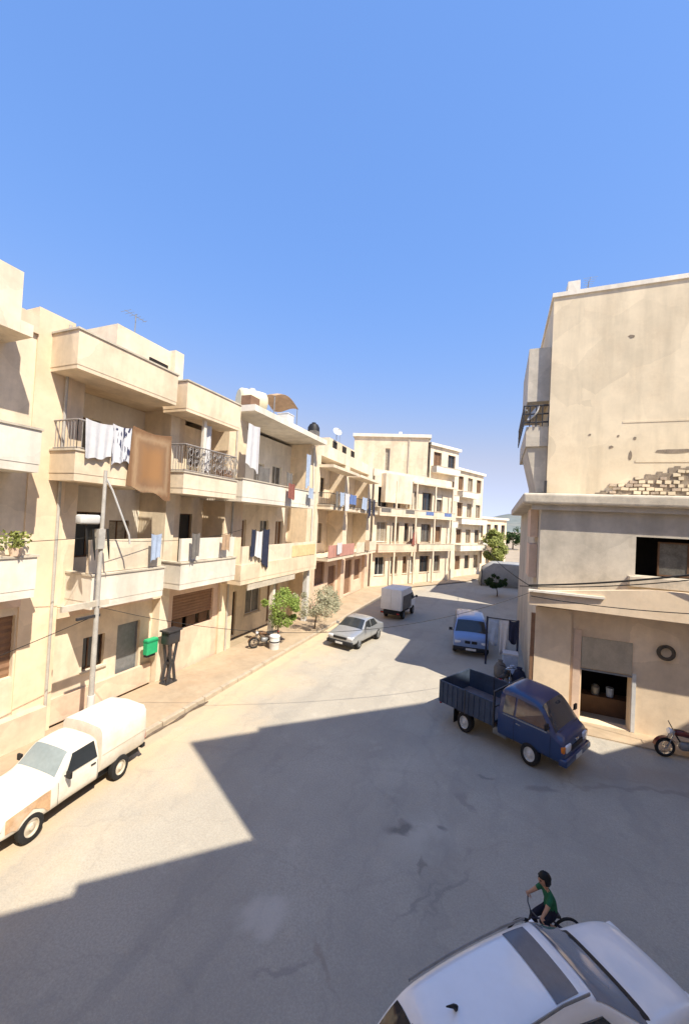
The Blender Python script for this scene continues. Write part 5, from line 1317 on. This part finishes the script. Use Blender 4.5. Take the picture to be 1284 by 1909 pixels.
sack((.35, 20.4, 0), 1.1, tarpg, 'dull grey sack standing before the hung sheets'); sack((.85, 20.1, 0), 1.0, clothl, 'pale blue sack next to the grey one'); sack((1.15, 19.5, 0), 1.2, clothd, 'navy sack leaning by the corner building post')
b = MB(); b.box(-.35, .35, -.3, .3, 0, .95); o = b.obj('chest_freezer', clothl); md = o.modifiers.new('b', 'BEVEL'); md.width = .04; md.segments = 2; evaluated(o); o.location = (.8, 21.3, 0); tag(o, 'pale blue chest freezer under the hanging sheets', 'freezer')
part('lid', clothw, o, (-.36, .36, -.31, .31, .951, 1.02)); part('vent_panel', metald, o, (-.25, .25, -.315, -.301, .08, .25))
t_ = tyre('old_tyre', .2, .07, rubber, 'z'); t_.location = (-.55, 19.9, .075); tag(t_, 'worn tyre lying on the shaded road behind the blue truck', 'tyre')
b = MB(); b.box(-.5, .5, -.06, .06, 0, .1); o = b.obj('plank', boxw); o.location = (-1.0, 19.8, .02); o.rotation_euler = (0, 0, .2); tag(o, 'pale plank lying on the road beside the worn tyre', 'plank')
# pale tarpaulin shelter at the far end
def shelter():
    r_ = empty('tarpaulin_shelter', (1.3, 51.0, 0), R(5)); tag(r_, 'pale grey tarpaulin shelter across the far end of the street', 'shelter')
    b = MB(); V = []; n = 16; secs = [(-3, .0, 1.0), (-2.8, 1.6, .0), (0, 2.6, 0), (2.8, 2.6, 0), (3.0, 1.6, 0)]
    prof = [(-3.2, 0.2), (-2.9, 1.9), (-1.6, 2.75), (1.5, 2.9), (3.0, 2.6), (3.2, .2)]
    for j_ in range(7):
        for (x, z) in prof: V.append((x + .1 * math.sin(j_ * 2 + x), j_ * .7, z - .12 * math.sin(j_ * 1.3 + x) * (z > 1)))
    m_ = len(prof); b.add(V, [(j_ * m_ + i, j_ * m_ + i + 1, (j_ + 1) * m_ + i + 1, (j_ + 1) * m_ + i) for j_ in range(6) for i in range(m_ - 1)] + [tuple(range(m_))])
    o = b.obj('tarpaulin', tarpw, r_, True, 60); md = o.modifiers.new('s', 'SOLIDIFY'); md.thickness = .02
    for x in (-3.0, 3.0): b = MB(); b.tube([(x, -.08, 0), (x, -.08, 2.1)], .05, 6); b.obj('post', metald, r_)
shelter()

# rooftop things
b = MB(); prof = [(0, -.8), (.52, -.8), (.62, -.7), (.64, -.3), (.62, -.28), (.64, .3), (.62, .7), (.52, .8), (0, .8)]; b.lathe(prof, (0, 0, .72), axis='y', n=24)
o = b.obj('water_tank', creamtank, smooth=True); o.location = (-13.6, 18.6, 13.1); o.rotation_euler = (0, 0, R(-35)); tag(o, 'cream horizontal water tank on the roof of the wide house', 'water tank')
part('cradle', metald, o, (-.5, .5, -.5, -.42, -.16, .35), (-.5, .5, .42, .5, -.16, .35)); b = MB(); b.lathe([(.0, 0), (.18, 0), (.18, .1), (0, .12)], (0, 0, 1.34), n=14); b.obj('hatch', clothw, o, True)
def tarp_roof():
    r_ = empty('roof_tent', (-14.2, 21.9, 12.95)); tag(r_, 'orange tarpaulin stretched over posts on the roof', 'tarpaulin')
    b = MB(); V = []
    for j_ in range(7):
        for i in range(9): u, v = i / 8, j_ / 6; V.append((-1.0 + 2 * v, -1.5 + 3 * u, 1.75 + .45 * math.sin(u * math.pi) - .1 * math.sin(v * 3.1 * 2)))
    b.add(V, [(j_ * 9 + i, j_ * 9 + i + 1, (j_ + 1) * 9 + i + 1, (j_ + 1) * 9 + i) for j_ in range(6) for i in range(8)]); o = b.obj('tarpaulin', clotho, r_, True); md = o.modifiers.new('s', 'SOLIDIFY'); md.thickness = .02
    for x in (-.95, .95):
        for y in (-1.45, 1.45): b = MB(); b.tube([(x, y, 0), (x, y, 1.78)], .03, 6); b.obj('post', metalg, r_)
tarp_roof()
part_o = MB(); part_o.box(-.4, .4, -.4, .4, 0, .9); o = part_o.obj('roof_box', metalw); md = o.modifiers.new('b', 'BEVEL'); md.width = .05; md.segments = 2; evaluated(o); o.location = (-13.2, 21.8, 12.95); tag(o, 'white square cistern box on the roof below the orange tarpaulin', 'cistern'); part('lid', clothw, o, (-.42, .42, -.42, .42, .901, .96))
b = MB(); b.lathe([(0, 0), (.42, 0), (.44, .1), (.44, .95), (.3, 1.2), (.15, 1.25), (0, 1.25)], n=20); o = b.obj('water_tank', blackpl, smooth=True); o.location = (-13.0, 25.5, 12.96); tag(o, 'black upright water tank at the roof edge of the wide house', 'water tank'); b = MB(); b.lathe([(.15, 1.25), (.16, 1.33), (0, 1.34)], n=14); b.obj('cap', blackpl, o, True)
def dish(loc, rz, s, label):
    r_ = empty('satellite_dish', loc, R(rz), (s, s, s)); tag(r_, label, 'satellite dish')
    b = MB(); prof = [(.45 * k / 6, .16 * (k / 6) ** 2) for k in range(7)] + [(.455, .165), (.44, .175)] + [(.44 * k / 6, .16 * (k / 6) ** 2 + .02) for k in range(5, -1, -1)]
    b.lathe(prof, axis='x', n=24); o = b.obj('reflector', metalw, r_, True, 60); o.rotation_euler = (0, R(-30), 0); o.location = (0, 0, .7)
    b = MB(); b.tube([(0, 0, 0), (-.05, 0, .68)], .03, 8); b.obj('mast', metalg, r_); b = MB(); b.tube([(.1, 0, .4), (.5, 0, .9)], .015, 5); b.cbox(.5, 0, .92, .1, .06, .06); b.obj('receiver_arm', metalg, r_)
dish((1.45, 20.5, 12.12), 200, .9, 'white satellite dish behind the dark railing of the corner building')
dish((-13.3, 30.5, 14.1), -40, .9, 'white satellite dish on the roof of the two-bay house')
dish((-13.8, 9.0, 12.28), -40, .8, 'white satellite dish on the roof in front of the stair room')
